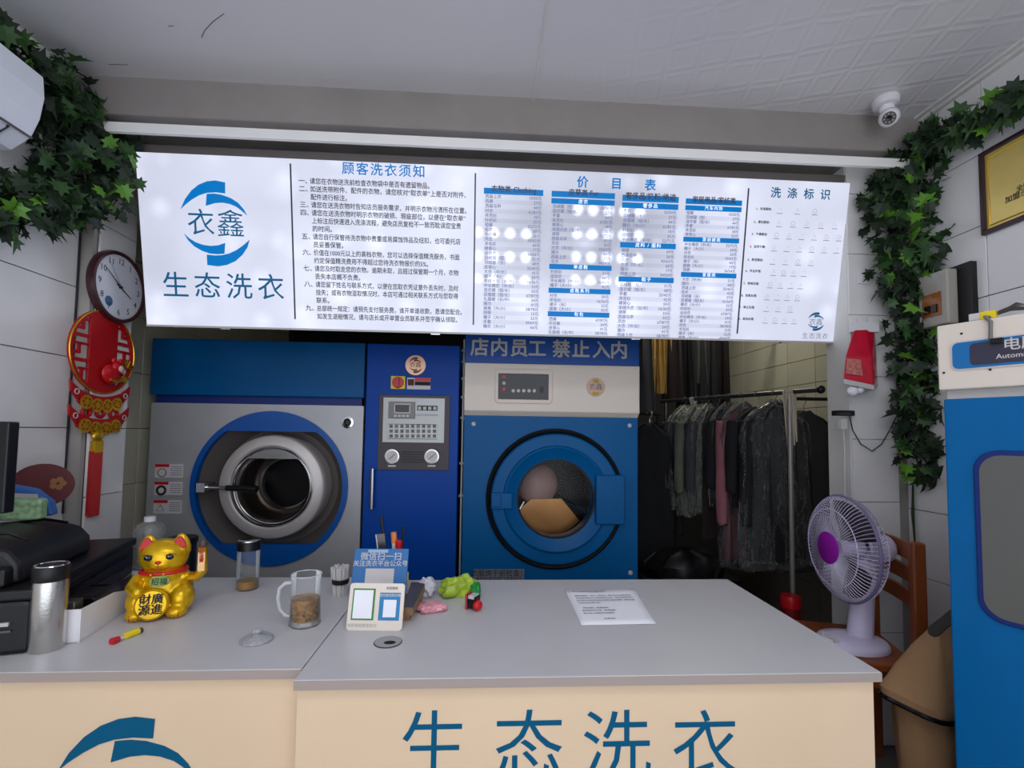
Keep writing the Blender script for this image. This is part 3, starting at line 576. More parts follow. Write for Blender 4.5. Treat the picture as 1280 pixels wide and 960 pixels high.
g = G(); g.T = TT; a = at(614, 616, Y=YF-.05); b2 = at(640, 636, Y=YF-.05); g.box((a.x, YF-.065, b2.z), (b2.x, YF-.03, a.z)); g.box((a.x, YF-.072, b2.z+.01), (a.x+.05, YF-.06, a.z-.01)); g.build('door_latch', M['blue'], dd, bev=.004)
g = G(); g.T = TT; g.lathe([(.20, YF+.07), (.30, YF+.09), (.30, YF+.33), (0, YF+.335)], (dc[0], 0, dc[1]), 'y', 48); g.build('drum', mat('drum_steel', (36, 32, 30), .35, metal=.6), td, smooth=True)
g = G(); g.T = TT; g.sphere((.30, YF+.20, 1.0), (.115, .06, .12), 24, 14); g.build('reflection_dome', mat('pink_grey_reflection', (176, 140, 132), .5, var=.25, vscale=6), td, smooth=True)  # pinkish dome modelled in place of the window reflection in the door
wv_ = [(.36+.245*math.cos(math.radians(a))-.03, .92+.20*math.sin(math.radians(a))) for a in range(215, 326, 10)]+[(.43, .925), (.26, .92)]
g = G(); g.T = TT; g.prism(wv_, YF+.15, YF+.17); g.build('reflection_wedge', mat('bronze_reflection', (176, 128, 78), .3, metal=.8, var=.2), td)  # bronze fan shape, the window reflection built as a solid plate
g = G(); g.T = TT; g.tube([(.40, YF+.13, .95), (.56, YF+.10, .86)], .006, 6).tube([(.22, YF+.13, .91), (.17, YF+.10, .83)], .006, 6); g.build('drum_rib', M['chrome'], td)
a = at(592, 711.5, Y=YF-.002); b2 = at(655, 727.5, Y=YF-.002); tl = tb('instruction_label', (a.x, YF-.003, b2.z), (b2.x, YF, a.z), mat('label_grey', (120, 118, 128), .5))
text('衣服烘干前检查！', .036, M['ink'], tl, ((a.x+b2.x)/2-.351, -.4-.004, a.z-.022), 'label_lettering', TR, 'CENTER', .0003, res=1)
text('请先检查衣服口袋再烘干', .022, M['ink'], tl, ((a.x+b2.x)/2-.351, -.4-.004, a.z-.05), 'label_lettering', TR, 'CENTER', res=1)
ws = thing('staff_only_sign', 'blue sign board with silver Chinese staff only lettering on top of dryer', 'sign', (.351, YF-.02, 1.646))
box('board', (-.46, 0, 0), (.46, .02, .155), mat('sign_blue', (10, 76, 160), .4), ws, bev=.002)
for i, ch in enumerate('店内员工禁止入内'):
    p = at([599.5, 624, 649, 671.5, 701.5, 726, 751.5, 773.5][i], 435.5+.55*i, Y=YF-.02)
    text(ch, .098, M['silver'], ws, (p.x-.351, -.003, p.z-1.646), 'lettering', TR, 'CENTER', .0022, ext=.002)

# ================================================================== COUNTER
CT = .75
def K(x, y): return at(x, y, Z=CT)
yl, yr = 1.148, 1.098
tpl = thing('worktop', 'grey laminate worktop slab on the left, carrying the gold cat and printers', 'worktop', (-1.01, 1.5, CT-.022))
G().box((-.612, yl-1.5, 0), (.6085, .345, .022)).build('slab', M['top'], tpl, bev=.0015)
G().box((-.612, yl-1.5-.0015, .001), (.6085, yl-1.5, .0205)).build('edge_band', M['edge'], tpl)
tpr = thing('worktop', 'grey laminate worktop slab on the right, carrying the printed sheet', 'worktop', (.26, 1.45, CT-.022))
G().box((-.6585, yr-1.45, 0), (.655, .358, .022)).build('slab', M['top'], tpr, bev=.0015)
G().box((-.6585, yr-1.45-.0015, .001), (.655, yr-1.45, .0205)).build('edge_band', M['edge'], tpr)
G().box((.655, yr-1.45, .001), (.6565, .358, .0205)).build('edge_band', M['edge'], tpr)
cl = thing('counter_unit', 'cream counter base unit on the left with blue swoosh logo', 'counter', (-1.01, 1.5, 0))
G().box((-.61, yl-1.5+.02, 0), (.605, .30, CT-.023)).build('body', M['creamd'], cl)
fp = G().box((-.61, yl-1.5+.012, 0), (.605, yl-1.5+.02, CT-.024)).build('front_panel', M['creamd'], cl, bev=.001)
cr = thing('counter_unit', 'cream counter base unit on the right with four large blue characters', 'counter', (.26, 1.45, 0))
G().box((-.655, yr-1.45+.02, 0), (.645, .33, CT-.023)).build('body', M['creamd'], cr)
G().box((-.655, yr-1.45+.012, 0), (.645, yr-1.45+.02, CT-.024)).build('front_panel', M['creamd'], cr, bev=.001)
for x0_, x1_, ch in ((503, 583, '生'), (620, 703, '态'), (730, 812, '洗'), (842, 920, '衣')):
    a = at(x0_, 889, Y=yr+.012); b2 = at(x1_, 889, Y=yr+.012); s_ = (b2.x-a.x)*1.09
    text(ch, s_, M['teal'], cr, ((a.x+b2.x)/2-.26, yr-1.45+.011, a.z-s_*.46-.011), 'lettering', TR, 'CENTER', 0, res=3)
a = at(194, 895, Y=yl+.012); h_ = .325; w_ = .295
logo(cl, a.x+1.01-.17*w_, a.z-h_*.5, w_, h_, yl-1.5+.0115, M['teal'])
logo_txt = text('衣鑫', .09, M['teal'], cl, (a.x+1.01-.17*w_, yl-1.5+.011, a.z-h_*.5), 'logo_lettering', TR, 'CENTER', res=2)
# things on the worktops
def onk(name, label, cat, x, y, rz=0, group=None, Z=CT): p = at(x, y, Z=Z); return thing(name, label, cat, (p.x, p.y, Z), rz, group)
# thermos
th = onk('thermos_flask', 'stainless steel vacuum flask with black lid at the front left', 'flask', 58, 811)
G().lathe([(.0, 0), (.033, 0), (.035, .004), (.035, .158), (.034, .164)], n=40).build('flask_body', M['steel'], th, smooth=True)
G().lathe([(.034, .164), (.0355, .168), (.0355, .195), (.033, .200), (.027, .200), (.026, .197), (0, .197)], n=40).build('lid', M['black'], th, smooth=True)
G().lathe([(.0335, .1998), (.0325, .2015), (.0285, .2015), (.027, .1998)], n=40).build('lid_ring', M['chrome'], th, smooth=True)
# black printers on the left
pa, pb = K(33, 818), K(166, 726); d = (pb-pa); ang = math.atan2(d.y, d.x)-PI/2
pt = thing('receipt_printer_base', 'wide black printer body with drawer lines beside the steel flask', 'printer', (pa.x, pa.y, CT), ang)
Ln = d.length
# the box runs back to the left wall, its near end left of the flask
G().box((-.36, 0, .0), (0, Ln, .125)).build('printer_body', M['printer'], pt, bev=.012)
G().box((-.36, -.004, .125), (.006, Ln, .150)).build('top_cover', M['printer'], pt, bev=.006)
for z_ in (.03, .062, .095): G().box((0, .16, z_), (.003, Ln-.02, z_+.004)).build('drawer_line', M['blackg'], pt)
G().box((-.345, -.0045, .055), (-.03, .002, .06)).build('front_line', M['steeld'], pt)
G().box((-.07, -.006, .07), (-.035, .002, .078)).build('printer_badge', M['silver'], pt)
p2 = thing('dot_matrix_printer', 'black printer with rounded hood standing on the wide printer body', 'printer', (pa.x, pa.y, CT+.150), ang)
prof = [(-.33, 0), (-.33, .06), (-.31, .095), (-.20, .105), (-.13, .10), (-.075, .08), (-.05, .05), (-.045, .0)]
G().prism([(u-.0, v) for u, v in prof], .05, .40).build('hood', M['printer'], p2, smooth=True, bev=.012, seg=3)
G().box((-.30, .02, .0), (-.06, .06, .045)).build('paper_tray', M['printer'], p2, bev=.008)
G().tube([(-.20, .14, .104), (-.12, .14, .108), (-.08, .14, .09)], .003, 6).build('hood_ridge', M['blackg'], p2, smooth=True); G().tube([(-.20, .34, .104), (-.14, .34, .112), (-.085, .34, .1)], .004, 6).build('hood_ridge', M['blackg'], p2, smooth=True)
a = at(12, 527, Y=1.33)
mo = thing('monitor', 'edge of a black computer monitor at the far left', 'monitor', (a.x-.19, 1.33, 1.0))
G().box((-.19, 0, .06), (.19, .03, a.z-1.0)).build('screen_housing', M['black'], mo, bev=.004)
G().box((-.03, .008, -.085), (.03, .025, .08)).build('stand_neck', M['black'], mo)
G().box((-.09, -.04, -.10), (.09, .07, -.085)).build('stand_foot', M['black'], mo, bev=.003)
# packets standing on printer
gp = thing('snack_packet', 'small green and white printed packet on top of the black printer', 'packet', (-1.37, 1.55, 1.006), ang)
G().loft([[(-.075+.01*k, -.02+.03*k, z_) for k, z_ in ()]]) if False else None
G().box((-.05, -.02, 0), (.05, .02, .062)).build('packet_body', mat('packet_green', (150, 186, 140), .5, var=.5, vscale=60), gp, bev=.008)
bpk = thing('snack_packet', 'rounded blue and white printed packet behind the green one', 'packet', (-1.43, 1.62, 1.006), ang)
G().loft([[(x_, y_, z_*w__) for (x_, z_) in [(-.08, 0), (.08, 0), (.07, .045), (.03, .085), (-.03, .10), (-.08, .09)]] for y_, w__ in ((-.02, .9), (0, 1), (.02, .9))]).build('packet_body', mat('packet_blue', (50, 100, 170), .4), bpk, bev=.006)
G().loft([[(x_, -.022, z_) for x_, z_ in [(-.05, .05), (.045, .045), (.04, .068), (-.05, .074)]], [(x_, -.0205, z_) for x_, z_ in [(-.05, .05), (.045, .045), (.04, .068), (-.05, .074)]]]).build('white_label', M['labelw'], bpk)
hf = thing('hand_fan', 'dark red round hand fan with gold flower print leaning on left wall', 'fan', (-1.52, 1.78, 1.006), PI/2-.35, rot=(-.12, 0, .55))
pts = [(.085*math.cos(a_), .075+.075*math.sin(a_)*(1 if math.sin(a_) > 0 else .98)) for a_ in [2*PI*k/32 for k in range(32)]]
G().prism(pts, 0, .004).build('fan_leaf', mat('fan_maroon', (92, 24, 26), .5), hf)
for k in range(5):
    a_ = 2*PI*k/5; G().prism([(.04+.014*math.cos(a_)+.010*math.cos(q), .08+.014*math.sin(a_)+.010*math.sin(q)) for q in [2*PI*i/8 for i in range(8)]], -.001, 0).build('gold_petal', mat('gold_print', (150, 96, 50), .5) if k == 0 else bpy.data.materials['gold_print'], hf)
# white tray with boxes
ta, tb_ = K(99, 804), K(182, 747); d2 = tb_-ta; an2 = math.atan2(d2.y, d2.x)-PI/2; Lt = d2.length
tr = thing('white_tray', 'long white open tray with dark boxes between flask and gold cat', 'tray', (ta.x, ta.y, CT), an2)
hh = .082
G().box((-.085, 0, 0), (0, Lt, .004)).build('tray_floor', M['white'], tr)
G().prism([(0, 0), (Lt, 0), (Lt, hh*.62), (Lt*.72, hh*.66), (Lt*.45, hh*.92), (0, hh)], -.004, 0, plane='yz').build('tray_wall', M['white'], tr, bev=.001)
G().prism([(0, 0), (Lt, 0), (Lt, hh*.62), (0, hh)], -.085, -.081, plane='yz').build('tray_wall', M['white'], tr, bev=.001)
G().box((-.081, 0, 0), (-.004, .004, hh)).build('tray_wall', M['white'], tr); G().box((-.081, Lt-.004, 0), (-.004, Lt, hh*.62)).build('tray_wall', M['white'], tr)
def intray(name, label, cat, a, b, m, rz=0, tilt=0):
    c_ = Matrix.Translation((ta.x, ta.y, CT)) @ Matrix.Rotation(an2, 4, 'Z') @ Vector(((a[0]+b[0])/2, (a[1]+b[1])/2, a[2]))
    t = thing(name, label, cat, c_, rot=(tilt, 0, an2+rz)); w, l, h = b[0]-a[0], b[1]-a[1], b[2]-a[2]
    G().box((-w/2, -l/2, 0), (w/2, l/2, h)).build('case', m, t, bev=.003); return t, w, l, h
t_, w_, l_, h_ = intray('card_terminal', 'black card terminal lying on top of the white tray', 'terminal', (-.078, .07, .060), (-.008, .20, .088), M['blackg'])
G().box((-w_/2+.008, -l_/2+.01, h_), (w_/2-.008, l_/2-.03, h_+.0015)).build('terminal_screen', M['printer'], t_)
intray('dark_box', 'small dark grey box upright at the near end of the tray', 'box', (-.076, .012, .005), (-.02, .05, .098), M['steeld'])
intray('card_deck', 'dark purple patterned pack at the far end of the white tray', 'box', (-.078, .22, .045), (-.01, Lt-.01, .060), mat('pack_purple', (52, 28, 50), .4, var=.6, vscale=120), 0, .04)
# lucky cat
ct = onk('lucky_cat', 'gold waving lucky cat figurine with red ears and collar', 'figurine', 203, 765, rz=.30)
g = G(); Q = 1.0
g.sphere((0, .012, .068), (.072, .062, .072)).sphere((0, .0, .03), (.078, .066, .034)).sphere((0, -.004, .112), (.052, .046, .04))
g.sphere((0, -.008, .163), (.062, .052, .050), 20, 12).sphere((0, -.045, .150), (.030, .020, .018))
for sx in (-1, 1):
    g.sphere((sx*.047, -.052, .016), (.028, .030, .018)).sphere((sx*.052, -.02, .045), (.032, .045, .04))
    g.lathe([(.026, .188), (.019, .208), (.010, .221), (.004, .226)], (sx*.040, -.004, 0), 'z', 12, caps=True, sy=.6)
    g.lathe([(.026, .17), (.026, .19)], (sx*.040, -.004, 0), 'z', 12, caps=True, sy=.6)
g.tube([(-.055, -.015, .105), (-.062, -.045, .088), (-.045, -.068, .080)], [.020, .019, .016], 10).sphere((-.042, -.070, .080), .017)
g.tube([(.052, .0, .10), (.060, -.01, .09)], [.02, .02], 10)
bd = g.build('cat_body', M['goldcat'], ct, smooth=True); r_ = bd.modifiers.new('r', 'REMESH'); r_.mode = 'VOXEL'; r_.voxel_size = .0032; r_.use_smooth_shade = True
q = bd.modifiers.new('s', 'SMOOTH'); q.iterations = 4; q.factor = .6
for sx in (-1, 1):
    g = G(); g.prism([(sx*.040+x_, z_) for x_, z_ in [(-.017, .188), (.017, .188), (.014, .204), (.006, .217), (0, .220), (-.006, .217), (-.014, .204)]], -.026, -.018); g.build('ear_lining', M['red'], ct, bev=.002)
    g = G(); g.sphere((sx*.026, -.0585, .170), (.0100, .003, .0078), 12, 8); e_ = g.build('eye', M['blackg'], ct, smooth=True)
    G().sphere((sx*.026-.003, -.0612, .1725), (.0018, .001, .0016), 8, 6).build('eye_glint', M['labelw'], e_)
    g = G(); g.tube([(sx*.013, -.059, .175), (sx*.026, -.0605, .1785), (sx*.040, -.054, .177)], [.0006, .0014, .0006], 6); g.build('eyelid', M['ink'], ct)
    for k in (-1, 0, 1): G().tube([(sx*.047+k*.010, -.0785, .007), (sx*.047+k*.010, -.0775, .020), (sx*.047+k*.009, -.0665, .030)], .0014, 5).build('toe_line', M['redf'], ct)
G().sphere((0, -.0645, .157), (.008, .004, .005), 12, 8).build('nose', M['red'], ct, smooth=True)
G().tube([(-.012, -.0635, .143), (-.006, -.0665, .140), (0, -.067, .145), (.006, -.0665, .140), (.012, -.0635, .143)], .0009, 5).tube([(0, -.067, .145), (0, -.0665, .153)], .0008, 5).build('mouth', M['redf'], ct)
G().tube([(.056*math.cos(t), .047*math.sin(t)-.004, .122) for t in [2*PI*k/32 for k in range(32)]], .0055, 8, closed=True).build('collar', M['red'], ct, smooth=True)
for sx in (-.018, .012): G().sphere((sx, -.055, .122), .004, 10, 8).build('collar_stud', M['gold'], ct, smooth=True)
g = G(); g.T = Matrix.Translation((.004, -.052, .102)) @ Matrix.Rotation(-.35, 4, 'X'); g.lathe([(.024, .0), (.024, -.006), (0, -.006)], (0, 0, 0), 'y', 20, sy=.62); bb = g.build('bib', mat('bib_green', (120, 150, 70), .4, metal=.3), ct)
text('招福', .020, M['ink'], ct, (.004, -.0592, .102), 'bib_lettering', (PI/2-.35, 0, 0), 'CENTER', .0003, res=1)
g = G(); g.T = Matrix.Translation((-.008, -.072, .045)) @ Matrix.Rotation(-.18, 4, 'X') @ Matrix.Rotation(-.1, 4, 'Y'); g.lathe([(.041, .010), (.041, -.004), (.038, -.007), (.036, -.005), (0, -.005)], (0, 0, 0), 'y', 36, sy=1.0); cn = g.build('gold_coin', M['goldcat'], ct, smooth=True)
text('財廣\n源進', .029, M['ink'], ct, (-.008, -.0795, .046), 'coin_lettering', (PI/2-.18, 0, 0), 'CENTER', .0005, res=2, line=.95)
ar = G().tube([(.060, -.005, .100), (.085, -.012, .098), (.098, -.014, .115), (.100, -.016, .150), (.099, -.020, .185)], [.013, .014, .015, .013, .012], 12).build('waving_arm', M['gold'], ct, smooth=True, auto=60)
G().sphere((.099, -.022, .194), (.012, .010, .016), 12, 8).build('raised_paw', mat('paw_dark', (70, 62, 56), .4), ar, smooth=True)
G().box((.090, -.0345, .118), (.108, -.030, .172)).build('arm_plate', mat('plate_cream', (230, 190, 130), .35, metal=.3), ar)
text('招\n財\n進\n寶', .0125, M['redf'], ar, (.099, -.0352, .165), 'arm_lettering', TR, 'CENTER', .0003, res=1, line=.9)
# jug and black jar behind
jg = onk('plastic_jug', 'clear plastic jug with white cap behind the gold cat', 'jug', 184, 714)
G().lathe([(0, .0), (.052, .0), (.054, .006), (.054, .09), (.05, .10), (.05, .11), (.052, .12), (.05, .14), (.040, .156), (.020, .165), (.017, .17)], n=32).build('jug_body', film('jug_plastic', (190, 190, 186), .28, .15, 0), jg, smooth=True)
G().lathe([(0, .004), (.050, .004), (.051, .07), (0, .071)], n=32).build('water', film('jug_water', (200, 196, 184), .12, .05, 0), jg, smooth=True)
G().lathe([(.019, .166), (.019, .184), (0, .185)], n=20).build('cap', M['white'], jg, smooth=True)
jt = onk('white_base_tray', 'small white base tray under the clear jug', 'tray', 176, 724)
jt.location = jg.location+Vector((-.01, -.012, 0)); jg.location.z += .018
G().prism(rrect(.15, .14, .02), 0, .016, plane='xy').build('tray_body', M['white'], jt, bev=.003)
bj = onk('lidded_jar', 'black jar with flat lid behind the cat figurine', 'jar', 226, 724)
G().lathe([(0, 0), (.042, 0), (.044, .01), (.044, .125), (.042, .13)], n=32).build('jar_body', M['black'], bj, smooth=True)
G().lathe([(.047, .128), (.048, .132), (.048, .146), (.045, .149), (0, .149)], n=32).build('lid', M['printer'], bj, smooth=True)
# tea tumbler
tu = onk('tea_tumbler', 'tall glass tumbler with black lid and a little amber tea', 'tumbler', 309, 736)
G().lathe([(0, .003), (.030, .003), (.0315, .0), (.0345, .004), (.0345, .135)], n=36).build('glass_body', M['glass'], tu, smooth=True)
G().lathe([(0, .006), (.0335, .006), (.0335, .030), (0, .031)], n=36).build('tea', mat('amber_tea', (222, 164, 30), .1, trans=.25, ior=1.33), tu, smooth=True)
G().lathe([(.036, .130), (.036, .158), (.034, .160)], n=36).build('lid', M['black'], tu, smooth=True)
G().lathe([(.0345, .159), (.034, .162), (.03, .1625), (0, .1625)], n=36).build('lid_top', M['chrome'], tu, smooth=True)
# glass mug: octagonal foot
mg = onk('glass_mug', 'clear glass beer mug with loose leaf tea and handle', 'mug', 381, 780)
g = G(); R_ = []
for r1, h_, nn in ((.0, .0, 0), (.038, .0, 0), (.040, .004, 0), (.038, .012, 0), (.0375, .118, 0), (.0395, .125, 0), (.0395, .136, 0)):
    R_.append([(max(r1, .0003)*(1/max(abs(math.cos(((t+PI/8) % (PI/4))-PI/8)), .9) if h_ < .10 else 1)*math.cos(t), max(r1, .0003)*(1/max(abs(math.cos(((t+PI/8) % (PI/4))-PI/8)), .9) if h_ < .10 else 1)*math.sin(t), h_) for t in [2*PI*k/40 for k in range(40)]])
g.loft(R_, caps=False).build('glass_body', M['glass'], mg, smooth=True)
G().tube([(.0392*math.cos(t), .0392*math.sin(t), .136) for t in [2*PI*k/40 for k in range(40)]], .0013, 6, closed=True).build('glass_rim', film('rim_glass', (236, 240, 242), .45, .05, 0), mg, smooth=True)
G().lathe([(0, .001), (.037, .001), (.038, .006), (.036, .014), (0, .015)], n=8).build('thick_foot', film('foot_glass', (236, 232, 224), .4, .05, 0), mg)
hd = G().tube([(-.037, 0, .112), (-.055, -.006, .113), (-.068, -.01, .10), (-.071, -.012, .075), (-.066, -.01, .045), (-.052, -.005, .026), (-.036, 0, .022)], [.006, .0055, .005, .005, .005, .0055, .006], 10).build('mug_handle', film('thick_glass', (226, 230, 232), .38, .05, 0), mg, smooth=True)
G().lathe([(0, .016), (.0365, .016), (.0365, .072), (0, .073)], n=36).build('tea', mat('mug_tea', (176, 124, 44), .15, var=.55, vscale=60), mg, smooth=True)
g = G()
for k in range(230):
    t, r1 = random.uniform(0, 2*PI), .0372*math.sqrt(random.uniform(.97, 1)); z_ = .02+abs(random.gauss(0, .016)); z_ = min(z_, .06)
    dx_, dz_ = random.uniform(-.006, .006), random.uniform(-.003, .003)
    g.tube([(r1*math.cos(t), r1*math.sin(t), z_), (r1*math.cos(t+dx_*25), r1*math.sin(t+dx_*25), z_+dz_)], .0011, 4)
tag(g.build('tea_leaves', M['leaves'], mg), kind='stuff')
ld = onk('mug_cover', 'round clear glass lid with knob lying on the grey worktop', 'lid', 321, 800)
G().lathe([(0, .002), (.036, .0), (.040, .001), (.040, .004), (.034, .009), (.012, .013), (.009, .016), (.012, .022), (.011, .027), (0, .028)], n=40).build('lid_glass', film('lid_glass_mat', (214, 216, 220), .3, .06, .3, 60), ld, smooth=True)
G().tube([(.038*math.cos(t), .038*math.sin(t), .003) for t in [2*PI*k/36 for k in range(36)]], .0018, 6, closed=True).build('lid_rim', M['chrome'], ld, smooth=True)
# lighter / marker
a, b2 = K(139, 806), K(177, 791); d = b2-a; an_ = math.atan2(d.y, d.x)
lt = thing('plastic_lighter', 'small yellow and red plastic lighter on the left worktop', 'lighter', (a.x, a.y, CT), an_); Lg = d.length
G().tube([(0, 0, .007), (.018, 0, .007)], [.009, .007], 10).build('red_tip', M['red'], lt, smooth=True)
G().tube([(.018, 0, .006), (Lg*.5, 0, .006)], .004, 8).build('neck', M['labelw'], lt)
G().tube([(Lg*.42, 0, .008), (Lg*.88, 0, .008)], .0085, 10).build('lighter_body', M['yellow'], lt, smooth=True)
G().tube([(Lg*.88, 0, .007), (Lg, 0, .007)], .007, 8).build('metal_cap', M['steeld'], lt)
# cotton bud bundle
bn = onk('stick_bundle', 'bundle of white paper drinking straws held by black band', 'straws', 425, 744)
for k in range(26):
    r1 = .021*math.sqrt((k+.5)/26); t = k*2.4; x_, y_ = r1*math.cos(t), r1*math.sin(t)
    G().tube([(x_*.9, y_*.9, 0), (x_*1.25-.002, y_*1.25, .092+random.uniform(-.004, .006))], .0042, 6).build('straw', M['labelw'] if k else M['labelw'], bn)
G().lathe([(.0250, .038), (.0268, .040), (.0272, .052), (.0256, .054)], n=24).build('band', M['black'], bn, smooth=True)
# standees
def standee(name, label, A, B, hgt, tilt, th, m, bev=0):
    a, b = K(*A), K(*B); rz = math.atan2(b.y-a.y, b.x-a.x); w = (b-a).length
    t = thing(name, label, 'sign', (a.x, a.y, CT), rot=(-tilt, 0, rz)); return t, w
st, w_ = standee('blue_notice_board', 'blue upright code board with white lettering behind the small stand', (436, 757), (506, 757), .17, .30, .004, None)
HB = .168
G().box((0, 0, 0), (w_, .006, HB)).build('board', mat('board_blue', (20, 104, 170), .3), st, bev=.001)
G().box((w_*.25, -.0008, HB-.012), (w_*.62, 0, HB-.003)).build('pale_strip', mat('strip_pale_blue', (150, 180, 205), .3), st)  # paler blue strip near the top edge of the board
text('微信扫一扫', .026, M['labelw'], st, (w_/2, -.0008, HB-.025), 'lettering', TR, 'CENTER', .0002, res=1)
text('关注洗衣平台公众号', .019, M['labelw'], st, (w_/2, -.0008, HB-.046), 'lettering', TR, 'CENTER', .0002, res=1)
G().box((w_*.24, -.0012, .018), (w_*.76, 0, HB-.060)).build('white_square', M['labelw'], st)
G().box((w_*.3, .006, .01), (w_*.7, .060, .015)).build('board_foot', M['dkblue'], st)
s2, w_ = standee('payment_stand', 'cream stand with one green framed and one blue card', (432, 788), (502, 789), .115, .25, .006, None)
HB = .120
G().prism(rrect(w_, HB, .009, w_/2, HB/2), 0, .008).build('stand_plate', M['cream'], s2, bev=.001)
G().box((w_*.2, .008, .0), (w_*.8, .05, .006)).build('stand_foot', M['cream'], s2)
c1_ = G().box((w_*.07, -.0012, .026), (w_*.475, 0, HB-.014)).build('green_card', M['green'], s2)
G().box((w_*.095, -.002, .030), (w_*.44, -.0012, HB-.018)).build('white_inset', M['paper'], c1_)
c2_ = G().box((w_*.56, -.0012, .026), (w_*.935, 0, HB-.024)).build('blue_card', mat('card_blue', (20, 122, 178), .4), s2)
G().box((w_*.64, -.002, .034), (w_*.87, -.0012, HB-.042)).build('white_inset', M['paper'], c2_)
text('支付宝扫码付款', .0085, M['labelw'], s2, (w_*.748, -.0022, HB-.031), 'lettering', TR, 'CENTER', .0002, res=1)
text('欢迎使用', .008, M['greyink'], s2, (w_*.77, -.0005, HB-.013), 'lettering', TR, 'CENTER', .0002, res=1)
text('推荐使用微信支付', .010, M['silver'], s2, (w_*.28, -.0005, .012), 'lettering', TR, 'CENTER', .0002, res=1)
# pen holder and pens
ph = onk('pen_holder', 'black pen holder behind the blue board', 'holder', 493, 741, rz=-.1)
G().box((-.04, -.03, 0), (.03, .03, .004)).box((-.04, -.03, 0), (.03, -.027, .10)).box((-.04, .027, 0), (.03, .03, .10)).box((-.04, -.03, 0), (-.037, .03, .10)).box((.027, -.03, 0), (.03, .03, .10)).build('holder_body', M['black'], ph)
G().tube([(.03, -.01, .03), (.045, -.01, .03), (.045, -.01, .07), (.03, -.01, .07)], .004, 6).build('clip', M['yellow'], ph)
base = ph.location
def pen(label, name, cat, dx0, dy0, dx1, dz, r, m, tip=None):
    t = thing(name, label, cat, (base.x+dx0, base.y+dy0, CT+.006), 0, 'pens in the black holder')
    G().tube([(0, 0, 0), (dx1, 0, dz)], r, 8).build('barrel', m, t, smooth=True)
    if tip: k = 1-.03/dz; G().tube([(dx1*k, 0, dz*k), (dx1*1.02, 0, dz*1.02)], r*1.15, 8).build('cap', tip, t, smooth=True)
pen('tall black pen leaning left, highest in the holder', 'black_pen', 'pen', -.010, .0, -.040, .240, .0045, M['blackg'], M['black'])
pen('white marker with orange tip leaning left in the holder', 'white_marker', 'pen', .008, -.008, -.014, .190, .008, M['labelw'], mat('orange_cap', (220, 130, 60), .4))
pen('black pen standing upright at right of the holder', 'black_pen', 'pen', .018, .012, .004, .210, .004, M['black'])
pen('pen with a round red cap in the holder', 'red_pen', 'pen', .014, -.015, -.002, .165, .010, M['red'], M['red'])
cu = thing('utility_knife', 'flat grey utility knife handle sticking out of the holder', 'knife', (base.x-.022, base.y-.012, CT+.006), 0, 'pens in the black holder')
g = G(); g.T = Matrix.Rotation(-.15, 4, 'Y'); g.box((-.014, -.003, 0), (.016, .003, .192)); g.build('knife_handle', M['steeld'], cu, bev=.002)
g = G(); g.T = Matrix.Rotation(-.15, 4, 'Y'); g.box((-.014, -.0035, .05), (-.010, -.003, .192)); g.build('knife_rail', M['silver'], cu)
# notebooks
def slab(name, label, cat, quad, z, th, m, m2):
    P = [at(x, y, Z=z) for x, y in quad]; o = (P[0]+P[1]+P[2]+P[3])/4; t = thing(name, label, cat, (o.x, o.y, z-th))
    q = [(p.x-o.x, p.y-o.y) for p in P]
    G().prism(q, 0, th*.85, plane='xy').build('pages', m2, t); G().prism([(x*1.01, y*1.01) for x, y in q], th*.85, th, plane='xy').build('cover', m, t); return t
slab('card_box', 'brown card box under the dark notebook', 'box', [(483, 765), (512, 765), (528, 742), (500, 742)], CT+.022, .022, mat('card_brown', (120, 92, 66), .7), M['kraft'])
slab('notebook', 'dark grey notebook lying beside the pink packet', 'notebook', [(505, 757), (516.5, 758), (531.5, 728.5), (514, 727.5)], CT+.048, .025, mat('cover_grey', (74, 72, 82), .5), mat('page_wood', (140, 112, 84), .8))
# crumpled packets
def crumple(name, label, cat, x, y, s, m, seed, rz=0, part='wrapper', extra=None):
    t = onk(name, label, cat, x, y, rz); rnd = random.Random(seed)
    ks = [(Vector((rnd.gauss(0, 1), rnd.gauss(0, 1), rnd.gauss(0, 1)))*rnd.uniform(1.5, 4.5), rnd.uniform(0, 6)) for _ in range(9)]
    g = G().sphere((0, 0, 0), 1, 36, 20); vs = []
    for v in g.v:
        v = Vector(v); d_ = sum(abs(math.sin(v.dot(k)+p)) for k, p in ks)/9-.62
        v2 = v*(1+d_*.95); q = max(abs(v2.x), abs(v2.y), .01); bx_ = (v2.x**2+v2.y**2)**.5/q
        vs.append((v2.x*s[0]*bx_**.7, v2.y*s[1]*bx_**.7, max(0, (v2.z+.75)*s[2]*.62)))
    g.v = vs; g.build(part, m, t, smooth=True, auto=25); return t
crumple('white_tissue_pack', 'crumpled white tissue pack behind the pink packet', 'tissue pack', 533, 745, (.028, .03, .055), mat('tissue_white', (206, 204, 212), .4, var=.1), 3)
crumple('pink_snack_bag', 'small crumpled pink plastic bag on the worktop', 'bag', 539, 762, (.040, .036, .020), mat('pink_bag', (232, 160, 172), .3, var=.35, vscale=30), 5, .3)
crumple('green_snack_bag', 'crumpled bright green and white plastic packet behind the stapler', 'bag', 574, 744, (.062, .035, .056), mat('lime_bag', (176, 204, 60), .3, var=.5, vscale=14), 8, .3)
